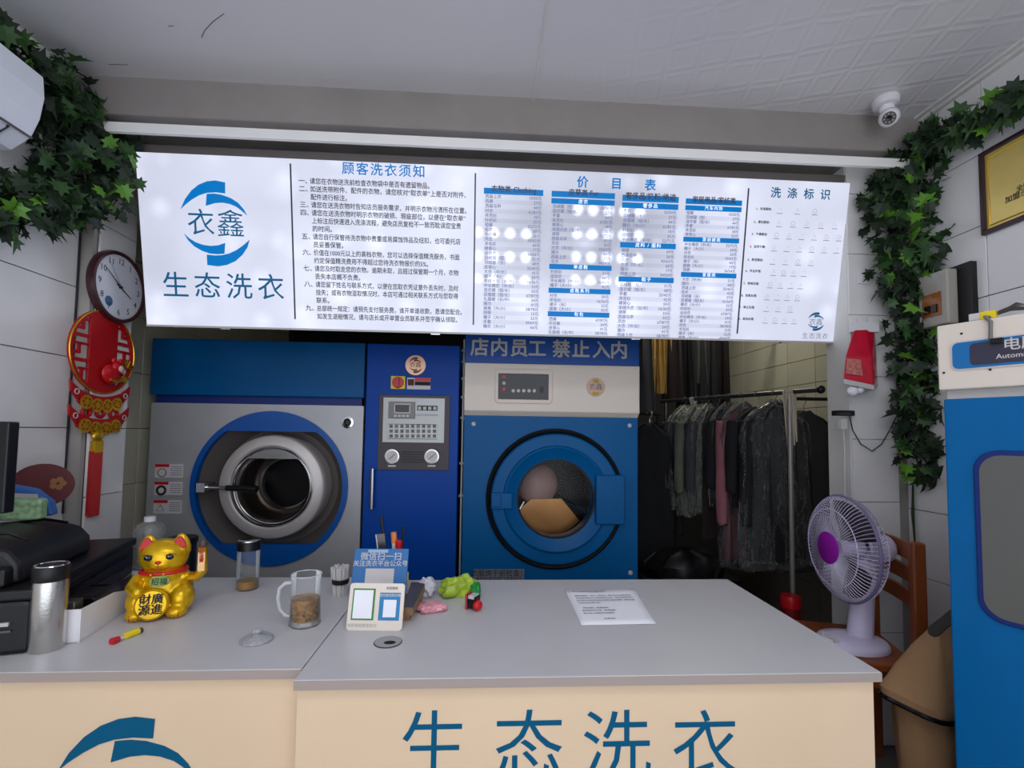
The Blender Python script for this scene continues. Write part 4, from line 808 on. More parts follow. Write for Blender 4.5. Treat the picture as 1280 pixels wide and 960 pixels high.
# give the green bag darker green end as a printed part
crumple('folded_green_corner', 'dark green folded wrapper end beside the lime packet', 'wrapper', 594, 748, (.018, .022, .045), mat('deep_green_bag', (24, 150, 60), .3, var=.3, vscale=30), 12)
sp_ = onk('stapler', 'small red and black stapler standing on its side', 'stapler', 590, 763, rz=-.5)
G().box((-.022, -.006, 0), (-.016, .03, .048)).build('stapler_base', mat('stapler_rose', (170, 60, 66), .4), sp_, bev=.002)
G().box((-.014, -.004, .006), (.012, .03, .040)).build('magazine', M['blackg'], sp_, bev=.003); G().box((-.012, -.006, .034), (.008, .028, .044)).build('silver_arm', M['silver'], sp_, bev=.002)
G().sphere((.016, .005, .016), (.014, .018, .015), 14, 10).build('red_head', M['red'], sp_, smooth=True)
# cable grommet
gr = onk('cable_grommet', 'round grey cable grommet set in the worktop near front', 'grommet', 485, 803)
G().lathe([(.032, .0), (.034, .0015), (.033, .003), (.028, .003), (.0, .0028)], n=40).build('grommet_ring', mat('grommet_grey', (150, 148, 150), .4), gr, smooth=True)
G().tube([(.034*math.cos(t), .034*math.sin(t), .0012) for t in [2*PI*k/40 for k in range(40)]], .0013, 5, closed=True).build('grommet_edge', M['ink'], gr)
G().lathe([(.015, .0032), (0, .0034)], c=(.006, -.008, 0), n=24, sy=.7).build('grommet_hole', M['dark'], gr)
# paper
P = [at(x, y, Z=CT+.0015) for x, y in ((706, 738), (727, 781.5), (820, 779.5), (793, 736.5))]; o = P[1]
pp = thing('printed_sheet', 'white printed sheet of paper lying on the right worktop', 'paper', (o.x, o.y, CT+.0005)); q = [p-o for p in P]
vs = []; fs = []
for i in range(9):
    for j in range(9):
        a_ = q[1].lerp(q[2], j/8); b_ = q[0].lerp(q[3], j/8); p = a_.lerp(b_, i/8); vs.append((p.x, p.y, .0008+.003*(max(0, (i-6)/2))**2+.001*math.sin(j*1.3)*i/8))
for i in range(8):
    for j in range(8): fs.append((i*9+j, i*9+j+1, i*9+j+10, i*9+j+9))
g = G(); g.add(vs, fs); sh = g.build('sheet', M['paper'], pp, smooth=True); so = sh.modifiers.new('s', 'SOLIDIFY'); so.thickness = .0004
rzp = math.atan2((q[2]-q[1]).y, (q[2]-q[1]).x)
DOC = ['关于洗衣服务价格调整的通知', '', '尊敬的顾客：您好！感谢您一直以来对本店的支持', '由于原材料及人工成本持续上涨，本店决定自即日', '起对部分衣物的洗涤价格进行适当调整，具体价格', '以店内价目表为准。', '', '   特此通知，敬请谅解！', '给您带来的不便，敬请谅解，', '我们将一如既往为您提供', '', '                      生态洗衣']
for i, l_ in enumerate(DOC):
    if l_:
        v = i/12; p = q[0].lerp(q[1], .08+v*.85)+(q[3]-q[0])*.09
        text(l_, .0086, M['greyink'], pp, (p.x, p.y, .0046-.003*v), 'print', (0, 0, rzp), 'LEFT', .0002, res=1)

# ================================================================== FAN, CHAIR, BAG
SZ = .50
nb = Vector((1.52, 1.655, 0)); fb_ = Vector((1.615, 1.975, 0)); bdv = (fb_-nb); bl = bdv.length; cang = math.atan2(bdv.y, bdv.x)
ch = thing('wooden_chair', 'brown wooden ladder back chair behind the counter end', 'chair', nb, cang)    # local x along the back, local y to the left (seat side)
tz = at(1148, 674, Y=1.655).z
for x_ in (0, bl):
    G().box((x_-.018, -.022, 0), (x_+.018, .022, tz-.01)).build('back_post', M['wood'], ch, bev=.008)
    G().box((x_-.018, .34, 0), (x_+.018, .375, SZ-.03)).build('leg', M['wood'], ch, bev=.004)
for k, (z0_, z1_) in enumerate(((-.085, -.030), (-.165, -.115), (-.250, -.200))):
    g = G(); R_ = []
    for i in range(9):
        t = i/8; x_ = bl*t; yb = -.012*math.sin(PI*t); R_.append([(x_, yb-.008, tz+z0_), (x_, yb+.008, tz+z0_), (x_, yb+.008, tz+z1_+.006*math.sin(PI*t)), (x_, yb-.008, tz+z1_+.006*math.sin(PI*t))])
    g.loft(R_).build('back_slat', M['wood'], ch, bev=.002)
G().box((-.03, .0, SZ-.028), (bl+.02, .40, SZ)).build('seat', M['wood'], ch, bev=.006)
for y_ in (.36, .02): G().box((.0, y_-.01, SZ-.09), (bl, y_+.01, SZ-.028)).build('apron_rail', M['wood'], ch)
for x_ in (0, bl): G().box((x_-.01, .0, SZ-.09), (x_+.01, .36, SZ-.028)).build('apron_rail', M['wood'], ch)
fn = thing('table_fan', 'lilac desk fan with purple hub standing on the wooden chair', 'fan', (1.42, 1.815, SZ+.002), -.06)
hz = .362; HO = Matrix.Translation((-.035, 0, 0))
g = G(); R_ = []
for s_, z_ in ((1, 0), (1, .012), (.93, .024), (.6, .032), (.35, .040)): R_.append([(.125*s_*math.cos(t)-.02, .105*s_*math.sin(t), z_) for t in [2*PI*k/36 for k in range(36)]])
fbz = g.loft(R_).build('base', M['lilac'], fn, smooth=True, auto=50)
for k in range(4): G().box((-.115, -.05+k*.026, .024), (-.095, -.035+k*.026, .034)).build('speed_key', M['labelw'], fbz, bev=.002)
R_ = [[((.045-.010*t)*math.cos(a_)+.03*t+.01, (.040-.008*t)*math.sin(a_), .03+t*(hz-.07)) for a_ in [2*PI*k/20 for k in range(20)]] for t in (0, .15, .5, 1)]
G().loft(R_).build('column', M['lilac'], fn, smooth=True)
G().sphere((.06, 0, hz-.03), (.04, .035, .035), 16, 10).build('tilt_joint', M['lilac'], fn, smooth=True)
mh = G().lathe([(.05, .022), (.056, .035), (.056, .085), (.050, .12), (.03, .14), (0, .143)], (0, 0, hz), 'x', 28).build('motor_housing', M['lilac'], fn, smooth=True)
G().tube([(.09, 0, hz+.055), (.09, 0, hz+.082)], .007, 8).build('oscillation_knob', M['white'], mh)
RG = .196
for nm, prof in (('front_guard', [(.055, -.100), (.10, -.098), (.145, -.090), (.175, -.076), (.190, -.062), (RG, -.048)]), ('rear_guard', [(RG, -.044), (.190, -.018), (.165, .006), (.12, .022), (.06, .028)])):
    g = G()
    for k in range(80):
        a_ = 2*PI*k/80; g.tube([(h_, r1*math.cos(a_), hz+r1*math.sin(a_)) for r1, h_ in prof], .0012, 3, caps=False)
    for r1, h_ in ((prof[2][0], prof[2][1]), (prof[0][0], prof[0][1])):
        g.tube([(h_, r1*math.cos(t), hz+r1*math.sin(t)) for t in [2*PI*k/60 for k in range(60)]], .0018, 5, closed=True)
    tag(g.build(nm, M['lilac'], fn, smooth=True), kind='stuff')
G().tube([(-.046, RG*math.cos(t), hz+RG*math.sin(t)) for t in [2*PI*k/72 for k in range(72)]], .006, 8, closed=True).build('guard_rim', mat('rim_lilac', (120, 112, 146), .4), fn, smooth=True)
G().lathe([(.058, -.098), (.060, -.106), (.050, -.111), (0, -.113)], (0, 0, hz), 'x', 32).build('hub_badge', M['purple'], fn, smooth=True)
for k in range(3):
    g = G(); a0 = 2*PI*k/3; rows_ = []
    for i in range(7):
        r1 = .03+.15*i/6; w1 = .25+.62*math.sin(min(1, i/4)*PI/2); rows_.append([(-.045+.030*(j/6-.5), r1*math.cos(a0+w1*(j/6-.5)*1.6), hz+r1*math.sin(a0+w1*(j/6-.5)*1.6)) for j in range(7)])
    g.loft(rows_, caps=False, closed=False); bl_ = g.build('blade', film('blade_lilac', (110, 100, 108), .22, .3, 0) if k == 0 else bpy.data.materials['blade_lilac'], fn, smooth=True); so = bl_.modifiers.new('s', 'SOLIDIFY'); so.thickness = .002
G().lathe([(.034, -.07), (.036, -.03), (.034, .02)], (0, 0, hz), 'x', 24, caps=True).build('blade_hub', M['lilac'], fn, smooth=True)
fc = thing('white_cable', 'white fan cord with plug hanging below the wall adaptor', 'cord', (0, 0, 0))
p0 = at(1054, 534, Y=1.99); p1 = at(1056, 625, Y=2.0); G().tube([p0, p0+Vector((.004, .0, -.10)), p1, p1+Vector((.004, -.02, -.25)), Vector((1.54, 1.90, .62))], .004, 6).build('cord_run', M['cablew'], fc, smooth=True)
G().box((p0.x-.016, p0.y-.012, p0.z-.01), (p0.x+.012, p0.y+.012, p0.z+.035)).build('plug', M['cablew'], fc, bev=.003)
a = at(1043, 513, Y=2.0); b2 = at(1063, 520, Y=2.0)
ad = thing('power_socket', 'black power socket strip sticking out beside the pier', 'socket', ((a.x+b2.x)/2, 2.0, b2.z)); w_ = b2.x-a.x
G().box((-w_/2, -.015, 0), (w_/2+.01, .02, a.z-b2.z)).build('socket_body', M['black'], ad, bev=.003)
G().box((-w_/2+.012, -.018, .005), (w_/2-.012, -.015, .012)).build('socket_slot', M['steeld'], ad)
bk = thing('thin_cable', 'thin black cable drooping across the tiled pier into the ivy', 'cable', (0, 0, 0))
pts = [at(x, y, Y=2.008) for x, y in ((1062, 520), (1066, 538), (1076, 555), (1090, 564), (1102, 555), (1112, 538), (1121, 520), (1125, 500), (1122, 455), (1126, 430))]
G().tube(pts, .0022, 5).build('cable_run', M['ink'], bk, smooth=True)
rb = thing('red_lidded_canister', 'slim canister with bright red lid on the floor behind the counter', 'canister', tuple(Vector((*at(988, 742, Y=2.36).xy, 0))))
tzz = at(988, 744, Y=2.36).z
G().lathe([(0, 0), (.042, 0), (.042, tzz-.05)], n=24).build('canister_body', mat('canister_maroon', (120, 20, 24), .4), rb, smooth=True)
G().lathe([(.046, tzz-.055), (.046, tzz-.01), (.042, tzz), (0, tzz)], n=24).build('lid', M['red'], rb, smooth=True)
bg = thing('cloth_sack', 'tall brown cloth sack with dark trimmed fold beside the blue cabinet', 'bag', (1.39, 1.475, 0), .25)
R_ = []
for z_, wx, wy, cx_, sl in ((0, .085, .07, .01, 0), (.15, .095, .08, .01, 0), (.38, .105, .08, .0, 0), (.455, .11, .085, .0, .02), (.47, .138, .098, -.01, .03), (.49, .140, .098, -.01, .03), (.56, .108, .075, .02, .02), (.63, .085, .05, .045, .0), (.705, .062, .022, .065, -.03)):
    R_.append([(cx_+wx*math.copysign(abs(math.cos(t))**.8, math.cos(t))+(.005 if z_ < .7 else 0)*math.sin(5*t+z_*20), wy*math.copysign(abs(math.sin(t))**.8, math.sin(t))+(.006 if z_ < .7 else 0)*math.sin(7*t+z_*15), z_+sl*math.cos(t)*-1+.004*math.sin(3*t)) for t in [2*PI*k/40 for k in range(40)]])
G().loft(R_).build('sack', M['kraft'], bg, smooth=True)
G().tube([Vector(p)*1.0+Vector((0, 0, -.008)) for p in R_[4]], .007, 6, closed=True).build('dark_trim', M['blackg'], bg, smooth=True)
G().loft([[Vector(p)+Vector((0, 0, -.012)) for p in R_[8]], [Vector(p)+Vector((0, 0, .004)) for p in R_[8]]]).build('sack_mouth_trim', mat('trim_grey', (52, 50, 46), .8), bg, smooth=True)

# ================================================================== DRYING CABINET (right)
oz = at(1175, 408, Y=1.2)
ov = thing('drying_cabinet', 'blue drying cabinet with white header and dark door window at right', 'cabinet', (1.186, 1.2, 0), math.atan2(-.91, .42))
OM = Matrix.Translation((1.186, 1.2, 0)) @ Matrix.Rotation(math.atan2(-.91, .42), 4, 'Z'); OMi = OM.inverted()
def OP(x, y, yy=0.):
    o = OMi @ Vector((0, 0, H)); d = OMi.to_3x3() @ ray(x, y); t = (yy-o.y)/d.y; p = o+d*t; return p.x, p.z
zt = OP(1176, 408)[1]; zh = OP(1182, 488)[1]; zb = OP(1180, 499)[1]
G().box((0, .002, .03), (.70, .38, zb)).build('cabinet_body', M['blueov'], ov, bev=.004)
G().box((.006, .01, zb), (.70, .37, zh+.01)).build('grey_gap', M['silver'], ov)
G().box((-.004, -.012, zh), (.70, .38, zt)).build('header', M['cream'], ov, bev=.004)
G().box((0, .03, 0), (.70, .36, .03)).build('plinth', M['black'], ov)
lx, lzt_ = OP(1188, 428, -.012); _, lzb_ = OP(1191, 464, -.012)
G().prism(rrect(.62, lzt_-lzb_, .016, lx+.31, (lzt_+lzb_)/2), -.0145, -.012).build('label_rim', M['labelw'], ov)
lb = G().prism(rrect(.612, lzt_-lzb_-.008, .013, lx+.31, (lzt_+lzb_)/2), -.0155, -.0145).build('label_panel', mat('label_blue', (20, 110, 176), .25), ov)
dx0_, _ = OP(1212, 430, -.0155); G().prism(rrect(.5, lzt_-lzb_-.020, .010, dx0_+.25, (lzt_+lzb_)/2), -.0165, -.0155).build('dark_plate', mat('plate_slate', (58, 56, 74), .3), lb)
tx, tzq = OP(1253, 432, -.017); text('电脑烘干机', .032, M['labelw'], ov, (tx, -.017, tzq), 'lettering', TR, 'LEFT', .0004, res=2)
tx, tzq = OP(1245, 446, -.017); text('Automatic dryer', .0165, M['labelw'], ov, (tx, -.017, tzq), 'lettering', TR, 'LEFT', .0002, res=2)
wx0, wz1 = OP(1216, 562); _, wz0 = OP(1222, 772)
wf = G().prism(rrect(.5, wz1-wz0, .05, wx0+.25, (wz0+wz1)/2, n=8), -.004, .004).build('window_gasket', M['dkblue'], ov, bev=.003)
G().prism(rrect(.476, wz1-wz0-.024, .042, wx0+.25, (wz0+wz1)/2, n=8), -.0055, -.004).build('window_pane', mat('smoky_pane', (96, 96, 92), .28, spec=.6), wf)
for (x_, y_) in ((1202, 417), (1238, 462), (1180, 466)):
    a_, c_ = OP(x_, y_, -.012); G().sphere((a_, -.013, c_), (.003, .002, .003), 8, 6).build('chipped_spot', M['ink'], ov)
cb = thing('taped_cable', 'dark taped cable with yellow connector lying over the cabinet header', 'cable', OM @ Vector((0, 0, zt)), OM.to_euler().z)
def O3(x, y, yy): u, w = OP(x, y, yy); return Vector((u, yy, w-zt))
cpts = [O3(1215, 398, .02), O3(1238, 394, .02), O3(1248, 391, .03), O3(1262, 386, .03), O3(1270, 383, .03), O3(1285, 384, .03), O3(1330, 380, .05)]
zoff = min(p.z for p in cpts)-.006
for p in cpts: p.z = max(p.z, .008)
G().tube(cpts[1:], [.006, .005, .006, .010, .006, .006], 8).build('cable_run', M['steeld'], cb, smooth=True)
G().box(cpts[0]+Vector((-.004, -.008, -.008)), cpts[0]+Vector((.018, .008, .010))).build('white_connector', M['labelw'], cb, bev=.001)
G().box(cpts[0]+Vector((.018, -.009, -.008)), cpts[0]+Vector((.046, .009, .011))).build('yellow_connector', M['yellow'], cb, bev=.001)
b0 = O3(1239, 402, -.018); b1 = O3(1239, 426, -.018)
G().tube([(cpts[1].x, .02, .008), (cpts[1].x+.002, -.018, .004), (b0.x, -.020, b0.z), (b1.x, -.022, b1.z)], .004, 6).build('strap', M['cable'], cb, smooth=True)
G().box((b1.x, -.028, b1.z-.008), (b1.x+.022, -.018, b1.z+.004)).build('strap_clip', M['black'], cb)

# ================================================================== WALL THINGS RIGHT
ROTR = (PI/2, 0, -PI/2); ROTL = (PI/2, 0, PI/2)
a = at(1224, 193, X=XR-.02); b2 = at(1228, 295, X=XR-.02); hgt = a.z-b2.z; wy = hgt*1.45; fy = a.y
pq = thing('gold_plaque', 'gold award plaque in dark wooden frame on the right wall', 'plaque', (XR-.001, fy-wy/2, b2.z))
fw_ = .016
PF = mat('frame_dark', (54, 30, 34), .3)
G().box((-.026, -wy/2, 0), (0, wy/2, fw_)).build('frame_bar', PF, pq, bev=.003); G().box((-.026, -wy/2, hgt-fw_), (0, wy/2, hgt)).build('frame_bar', PF, pq, bev=.003)
G().box((-.026, wy/2-fw_, fw_), (0, wy/2, hgt-fw_)).build('frame_bar', PF, pq, bev=.003); G().box((-.026, -wy/2, fw_), (0, -wy/2+fw_, hgt-fw_)).build('frame_bar', PF, pq, bev=.003)
G().box((-.016, -wy/2+fw_, fw_), (-.004, wy/2-fw_, hgt-fw_)).build('gold_plate', mat('plaque_gold', (232, 206, 120), .32, metal=.45, var=.08), pq)
g = G(); q0 = .012; yy0, yy1, z0_, z1_ = -wy/2+fw_+q0, wy/2-fw_-q0, fw_+q0, hgt-fw_-q0
g.tube([(-.0165, yy0, z0_), (-.0165, yy1, z0_), (-.0165, yy1, z1_), (-.0165, yy0, z1_)], .003, 6, closed=True).build('embossed_border', M['gold'], pq)
p = at(1274, 235, X=XR-.02); text('全国连锁', .022, M['ink'], pq, (-.0166, p.y+.012-(fy-wy/2), p.z-b2.z), 'lettering', ROTR, 'LEFT', .0004)
p = at(1259, 250, X=XR-.02); text('加盟示范店', .025, M['ink'], pq, (-.0166, p.y+.01-(fy-wy/2), p.z-b2.z), 'lettering', ROTR, 'LEFT', .0004)
a = at(1203, 331, X=XR-.02); b2 = at(1203, 408, X=XR-.02)
eb = thing('wall_switch_box', 'grey electrical switch box on black back plate beside the ivy', 'switch box', (XR, a.y, b2.z)); hb = a.z-b2.z
G().box((-.035, -.045, 0), (0, .13, hb)).build('back_plate', M['black'], eb, bev=.002)
G().box((-.080, .005, .012), (-.035, .13, hb-.012)).build('box_body', mat('box_grey', (170, 166, 156), .4), eb, bev=.006)
G().box((-.083, .03, .05), (-.079, .11, hb*.6)).build('breaker_window', mat('amber_window', (150, 88, 40), .2), eb)
for k in range(2): G().box((-.089, .045+.03*k, .065), (-.083, .065+.03*k, .095)).build('breaker_toggle', M['blackg'], eb)
# tissue pack on the pier
YP = 2.012
a = at(1079, 400, Y=YP); tp = thing('hanging_tissue_pack', 'red printed tissue pack hanging on the tiled pier', 'tissue pack', (a.x, YP, at(1075, 486, Y=YP-.04).z)); z00 = tp.location.z
def tl_(x, y, yy): p = at(x, y, Y=yy); return (p.x-tp.location.x, yy-YP, p.z-z00)
q = [tl_(1054, 474, YP-.08), tl_(1093, 482, YP-.08), tl_(1097, 478, YP-.012), tl_(1060, 470, YP-.012)]
m_ = [tl_(1057, 445, YP-.07), tl_(1090, 448, YP-.07), tl_(1096, 446, YP-.012), tl_(1062, 444, YP-.012)]
t4 = [tl_(1067, 413, YP-.035), tl_(1082, 412, YP-.035), tl_(1094, 412, YP-.012), tl_(1070, 412, YP-.012)]
rp_ = mat('red_pack', (206, 20, 54), .22, var=.15, vscale=30)
G().loft([q, m_, t4]).build('pack_body', rp_, tp, bev=.006, seg=3)
lo = [(x, y, z-.020) for x, y, z in q]; G().loft([lo, [(x, y, z+.002) for x, y, z in q]]).build('white_end', M['labelw'], tp, bev=.004)
G().loft([[(x-.002, y-.004, z) for x, y, z in (tl_(1058, 448, YP-.072), tl_(1076, 450, YP-.077), tl_(1078, 470, YP-.080), tl_(1057, 467, YP-.078))], [(x-.002, y-.003, z) for x, y, z in (tl_(1058, 448, YP-.072), tl_(1076, 450, YP-.077), tl_(1078, 470, YP-.080), tl_(1057, 467, YP-.078))]]).build('printed_panel', mat('panel_print', (206, 120, 110), .3, var=.5, vscale=90), tp)
g = G(); p = tl_(1066, 489, YP-.06); g.sphere(p, (.024, .016, .022), 12, 8).sphere((p[0]+.03, p[1], p[2]+.006), (.018, .014, .016), 12, 8).build('pulled_tissue', M['paper'], tp, smooth=True)
G().box(tl_(1068, 414, YP-.03), tl_(1092, 405, YP-.0)).build('hanging_flap', M['white'], tp)
for x_ in (1075, 1087): p = tl_(x_, 400, YP-.008); G().box((p[0]-.008, p[1]-.004, p[2]-.022), (p[0]+.008, 0, p[2]+.012)).build('wall_hook', M['white'], tp, bev=.002)
p = at(1080, 347, Y=YP); sw_ = thing('light_switch', 'flush white switch plate on the pier above the tissue pack', 'switch', (p.x, YP+.003, p.z))
G().box((-.03, -.006, -.028), (.03, 0, .028)).build('switch_plate', M['white'], sw_, bev=.003); G().box((-.013, -.009, -.018), (.013, -.006, .018)).build('rocker', M['white'], sw_, bev=.001)
# cctv
p = at(1108, 152, Y=1.80); cc = thing('security_camera', 'white dome security camera under the ceiling at right', 'camera', (p.x, 1.80, ZC))
G().lathe([(.0, 0), (.045, 0), (.048, -.008), (.044, -.030), (.028, -.034), (0, -.034)], n=32).build('mount_base', M['white'], cc, smooth=True)
G().tube([(0, 0, -.03), (.008, -.004, -.055)], [.028, .024], 16).build('neck', M['white'], cc, smooth=True)
CT_ = Matrix.Translation((.006, -.008, -.080)) @ Euler((.55, 0, -.75)).to_matrix().to_4x4()
g = G(); g.T = CT_; g.lathe([(0, .030), (.018, .028), (.032, .012), (.036, -.008), (.033, -.028), (.027, -.038), (.022, -.040)], (0, 0, 0), 'y', 32).build('camera_ball', M['white'], cc, smooth=True)
g = G(); g.T = CT_; g.lathe([(.023, -.040), (.021, -.0415), (.0, -.0415)], (0, 0, 0), 'y', 28).build('lens_face', M['steeld'], cc)
g = G(); g.T = CT_; g.lathe([(.010, -.041), (.009, -.046), (.006, -.045), (0, -.044)], (0, 0, 0), 'y', 20).build('lens', M['blackg'], cc, smooth=True)
for k in range(8):
    g = G(); g.T = CT_; a_ = 2*PI*k/8; g.sphere((.0155*math.cos(a_), -.042, .0155*math.sin(a_)), (.0026, .002, .0026), 8, 6).build('infrared_led', M['silver'], cc)
# ================================================================== WALL THINGS LEFT
XW = -1.559
p = at(143, 359, X=XW); ck = thing('wall_clock', 'round white faced wall clock in dark maroon rim above the red ornament', 'clock', (XW, p.y, p.z)); CRd = .148
ROTC = Matrix.Rotation(0, 4, 'Z')
G().lathe([(CRd, .0), (CRd+.002, .014), (CRd-.002, .028), (CRd-.010, .031), (CRd-.015, .026), (CRd-.015, .02)], (0, 0, 0), 'x', 56).build('rim', mat('rim_maroon', (66, 34, 38), .3), ck, smooth=True)
G().lathe([(CRd-.002, .0), (0, .001)], (0, 0, 0), 'x', 48).lathe([(CRd-.016, .022), (0, .0221)], (0, 0, 0), 'x', 48).build('clock_face', mat('face_white', (226, 228, 236), .25), ck)
for k in range(1, 13):
    a_ = PI/2-2*PI*k/12; text(str(k), .036, M['ink'], ck, (.0225, .107*math.cos(a_), .107*math.sin(a_)), 'numeral', ROTL, 'CENTER', .0002)
g = G()
for k in range(60):
    a_ = 2*PI*k/60; l_ = .008 if k % 5 == 0 else .004; g.tube([(.0226, .124*math.cos(a_), .124*math.sin(a_)), (.0226, (.124+l_)*math.cos(a_), (.124+l_)*math.sin(a_))], .0005, 4)
tag(g.build('minute_marks', M['ink'], ck), kind='stuff')
def hand(nm, clock_deg, l_, w_, x_, m): a_ = PI/2-math.radians(clock_deg); G().tube([(x_, -.02*math.cos(a_), -.02*math.sin(a_)), (x_, l_*math.cos(a_), l_*math.sin(a_))], [w_, w_*.5], 6).build(nm, m, ck)
hand('hour_hand', 117, .070, .0030, .025, M['ink']); hand('minute_hand', 305, .100, .0024, .027, M['ink']); hand('second_hand', 322, .110, .0009, .029, M['ink'])
G().lathe([(.006, .022), (.005, .032), (0, .032)], (0, 0, 0), 'x', 16).build('spindle', M['ink'], ck)
text('QUARTZ', .010, M['greyink'], ck, (.0225, 0, .055), 'face_lettering', ROTL, 'CENTER') if False else None
G().lathe([(.021, .0222), (0, .0226)], (0, -.055, -.072), 'x', 24).build('blue_sticker', mat('sticker_blue', (74, 110, 150), .5), ck)
# red ornament
p = at(129, 425, X=XW); oc = at(128, 430, X=XW); orn = thing('red_wall_ornament', 'red and gold new year hanging ornament with tassel below the clock', 'ornament', (XW, oc.y, oc.z-.035)); RO_ = .168
g = G(); n_ = 64
ring = []
for r1, h_ in ((RO_, 0), (RO_, .010), (RO_-.016, .010), (RO_-.016, 0)): ring.append([(h_, r1*math.cos(2*PI*k/n_), r1*math.sin(2*PI*k/n_)) for k in range(n_)])
g.loft(ring+[ring[0]], caps=False).build('red_ring', M['redf'], orn, smooth=True)
G().tube([(.010, (RO_-.001)*math.cos(t), (RO_-.001)*math.sin(t)) for t in [2*PI*k/n_ for k in range(n_)]], .003, 6, closed=True).build('gold_edge', M['gold'], orn, smooth=True)
cpan = [(.075*math.cos(t)*1.0, (RO_-.008)*math.sin(t)) for t in [2*PI*k/40 for k in range(40)]]
cpan = [(.072*sy, 0) for sy in ()]+[(y_, math.sqrt(.158**2-y_*y_)) for y_ in [.072-.018*k for k in range(9)]]+[(y_, -math.sqrt(.158**2-y_*y_)) for y_ in [-.072+.018*k for k in range(9)]]
G().prism(cpan, 0, .008, plane='yz').build('centre_panel', M['redf'], orn, bev=.001)
for sy in (-1, 1):
    for k, zc in enumerate((-.10, -.052, -.004, .044, .092)):
        w2 = math.sqrt(max(0, (RO_-.01)**2-zc**2)); y0_, y1_ = .065, w2
        if k % 2: G().prism([(sy*y0_, zc), (sy*y1_, zc), (sy*y1_, zc+.014), (sy*y0_, zc+.014)], 0, .007, plane='yz').build('lattice_bar', M['redf'], orn)
        else:
            ym = (y0_+y1_)/2; G().prism([(sy*ym, zc-.018), (sy*y1_, zc-.018), (sy*y1_, zc-.006), (sy*(ym+.012), zc-.006), (sy*(ym+.012), zc+.022), (sy*ym, zc+.022)], 0, .007, plane='yz').build('lattice_bar', M['redf'], orn)
            G().prism([(sy*y0_, zc+.018), (sy*(y1_-.006), zc+.018), (sy*(y1_-.006), zc+.028), (sy*y0_, zc+.028)], 0, .007, plane='yz').build('lattice_bar', M['redf'], orn)
fg = G().sphere((.022, .025, -.085), (.016, .048, .042), 16, 10).sphere((.03, .045, -.055), (.016, .028, .026), 16, 10).sphere((.028, .030, -.028), (.008, .013, .014), 12, 8).sphere((.028, .066, -.030), (.008, .013, .014), 12, 8).build('red_figure', M['red'], orn, smooth=True)
G().sphere((.044, .050, -.060), (.006, .016, .014), 12, 8).build('pale_face', mat('face_pink', (226, 190, 180), .4), fg, smooth=True)
G().tube([(.04, .0, -.11), (.044, .035, -.112), (.042, .075, -.095)], .007, 6).sphere((.042, .075, -.10), (.008, .02, .014), 10, 8).build('gold_ingot', M['gold'], fg, smooth=True)
fpz = [(.118+.040*math.cos(t), -.045+.034*math.sin(t)) for t in [PI*k/12 for k in range(13)]]
G().prism(fpz+[(.118, -.052)], .012, .016, plane='yz').build('gold_fan', mat('fan_dark', (150, 40, 20), .4), orn)
for k in range(9):
    t = PI*k/8; G().tube([(.0175, .118, -.05), (.0175, .118+.038*math.cos(t), -.045+.032*math.sin(t))], .0018, 5).build('fan_rib', M['gold'], orn)
def coin(y_, z_):
    g = G().lathe([(.028, .012), (.028, .016), (.020, .016), (.020, .012)], (0, y_, z_), 'x', 18)
    for k in range(3):
        a_ = PI*k/3+.4; g.tube([(.015, y_-.022*math.cos(a_), z_-.022*math.sin(a_)), (.015, y_+.022*math.cos(a_), z_+.022*math.sin(a_))], .0035, 5)
    g.lathe([(.010, .012), (.010, .018), (0, .018)], (0, y_, z_), 'x', 10).build('gold_coin', M['gold'], orn, smooth=True)
for zc in (-.198, -.290):
    top_ = [(y_, zc+.018+.9*y_*y_*2.0) for y_ in [-.115+.023*k for k in range(11)]]; bot = [(y_, zc-.044+1.1*y_*y_*2.3) for y_ in [.115-.023*k for k in range(11)]]
    G().prism(top_+bot, .004, .012, plane='yz').build('banner_plate', M['redf'], orn, bev=.001)
    for sy in (-1, 1):
        G().prism([(sy*.105, zc-.010), (sy*.120, zc+.0), (sy*.152, zc+.035), (sy*.156, zc+.075), (sy*.135, zc+.058), (sy*.112, zc+.045)], .004, .012, plane='yz').build('wing_scroll', M['redf'], orn, bev=.003)
        g = G(); g.tube([(.013, sy*(.125+.010*math.cos(t)), zc+.030+.010*math.sin(t)) for t in [2*PI*k/12 for k in range(12)]], .002, 5, closed=True).build('scroll_line', M['silver'], orn)
    for k in range(4): coin(-.078+.052*k, zc-.008-.010*(1 if k in (1, 2) else 0))
for k, y_ in enumerate((-.07, 0, .07)): G().tube([(.008, y_+.020*math.cos(t), -.246+.016*math.sin(t)) for t in [2*PI*q/16 for q in range(16)]], .007, 6, closed=True).build('link_ring', M['redf'], orn)
zt_ = at(124, 545, X=XW).z-orn.location.z
G().tube([(.008, -.012, -.35), (.008, -.012, zt_+.02)], .003, 6).build('cord', M['redf'], orn)
G().sphere((.012, -.012, zt_), (.012, .026, .024), 12, 8).box((.002, -.032, zt_-.065), (.020, .010, zt_-.02)).build('tassel_head', M['gold'], orn, smooth=True)
g = G()
for k in range(40):
    y_, x_ = -.034+.044*(k % 10)/9, .002+.005*(k//10); g.tube([(x_, y_, zt_-.06), (x_, y_+random.uniform(-.002, .002), zt_-.32+random.uniform(0, .012))], .0028, 4)
tag(g.build('tassel_threads', M['redf'], orn), kind='stuff')
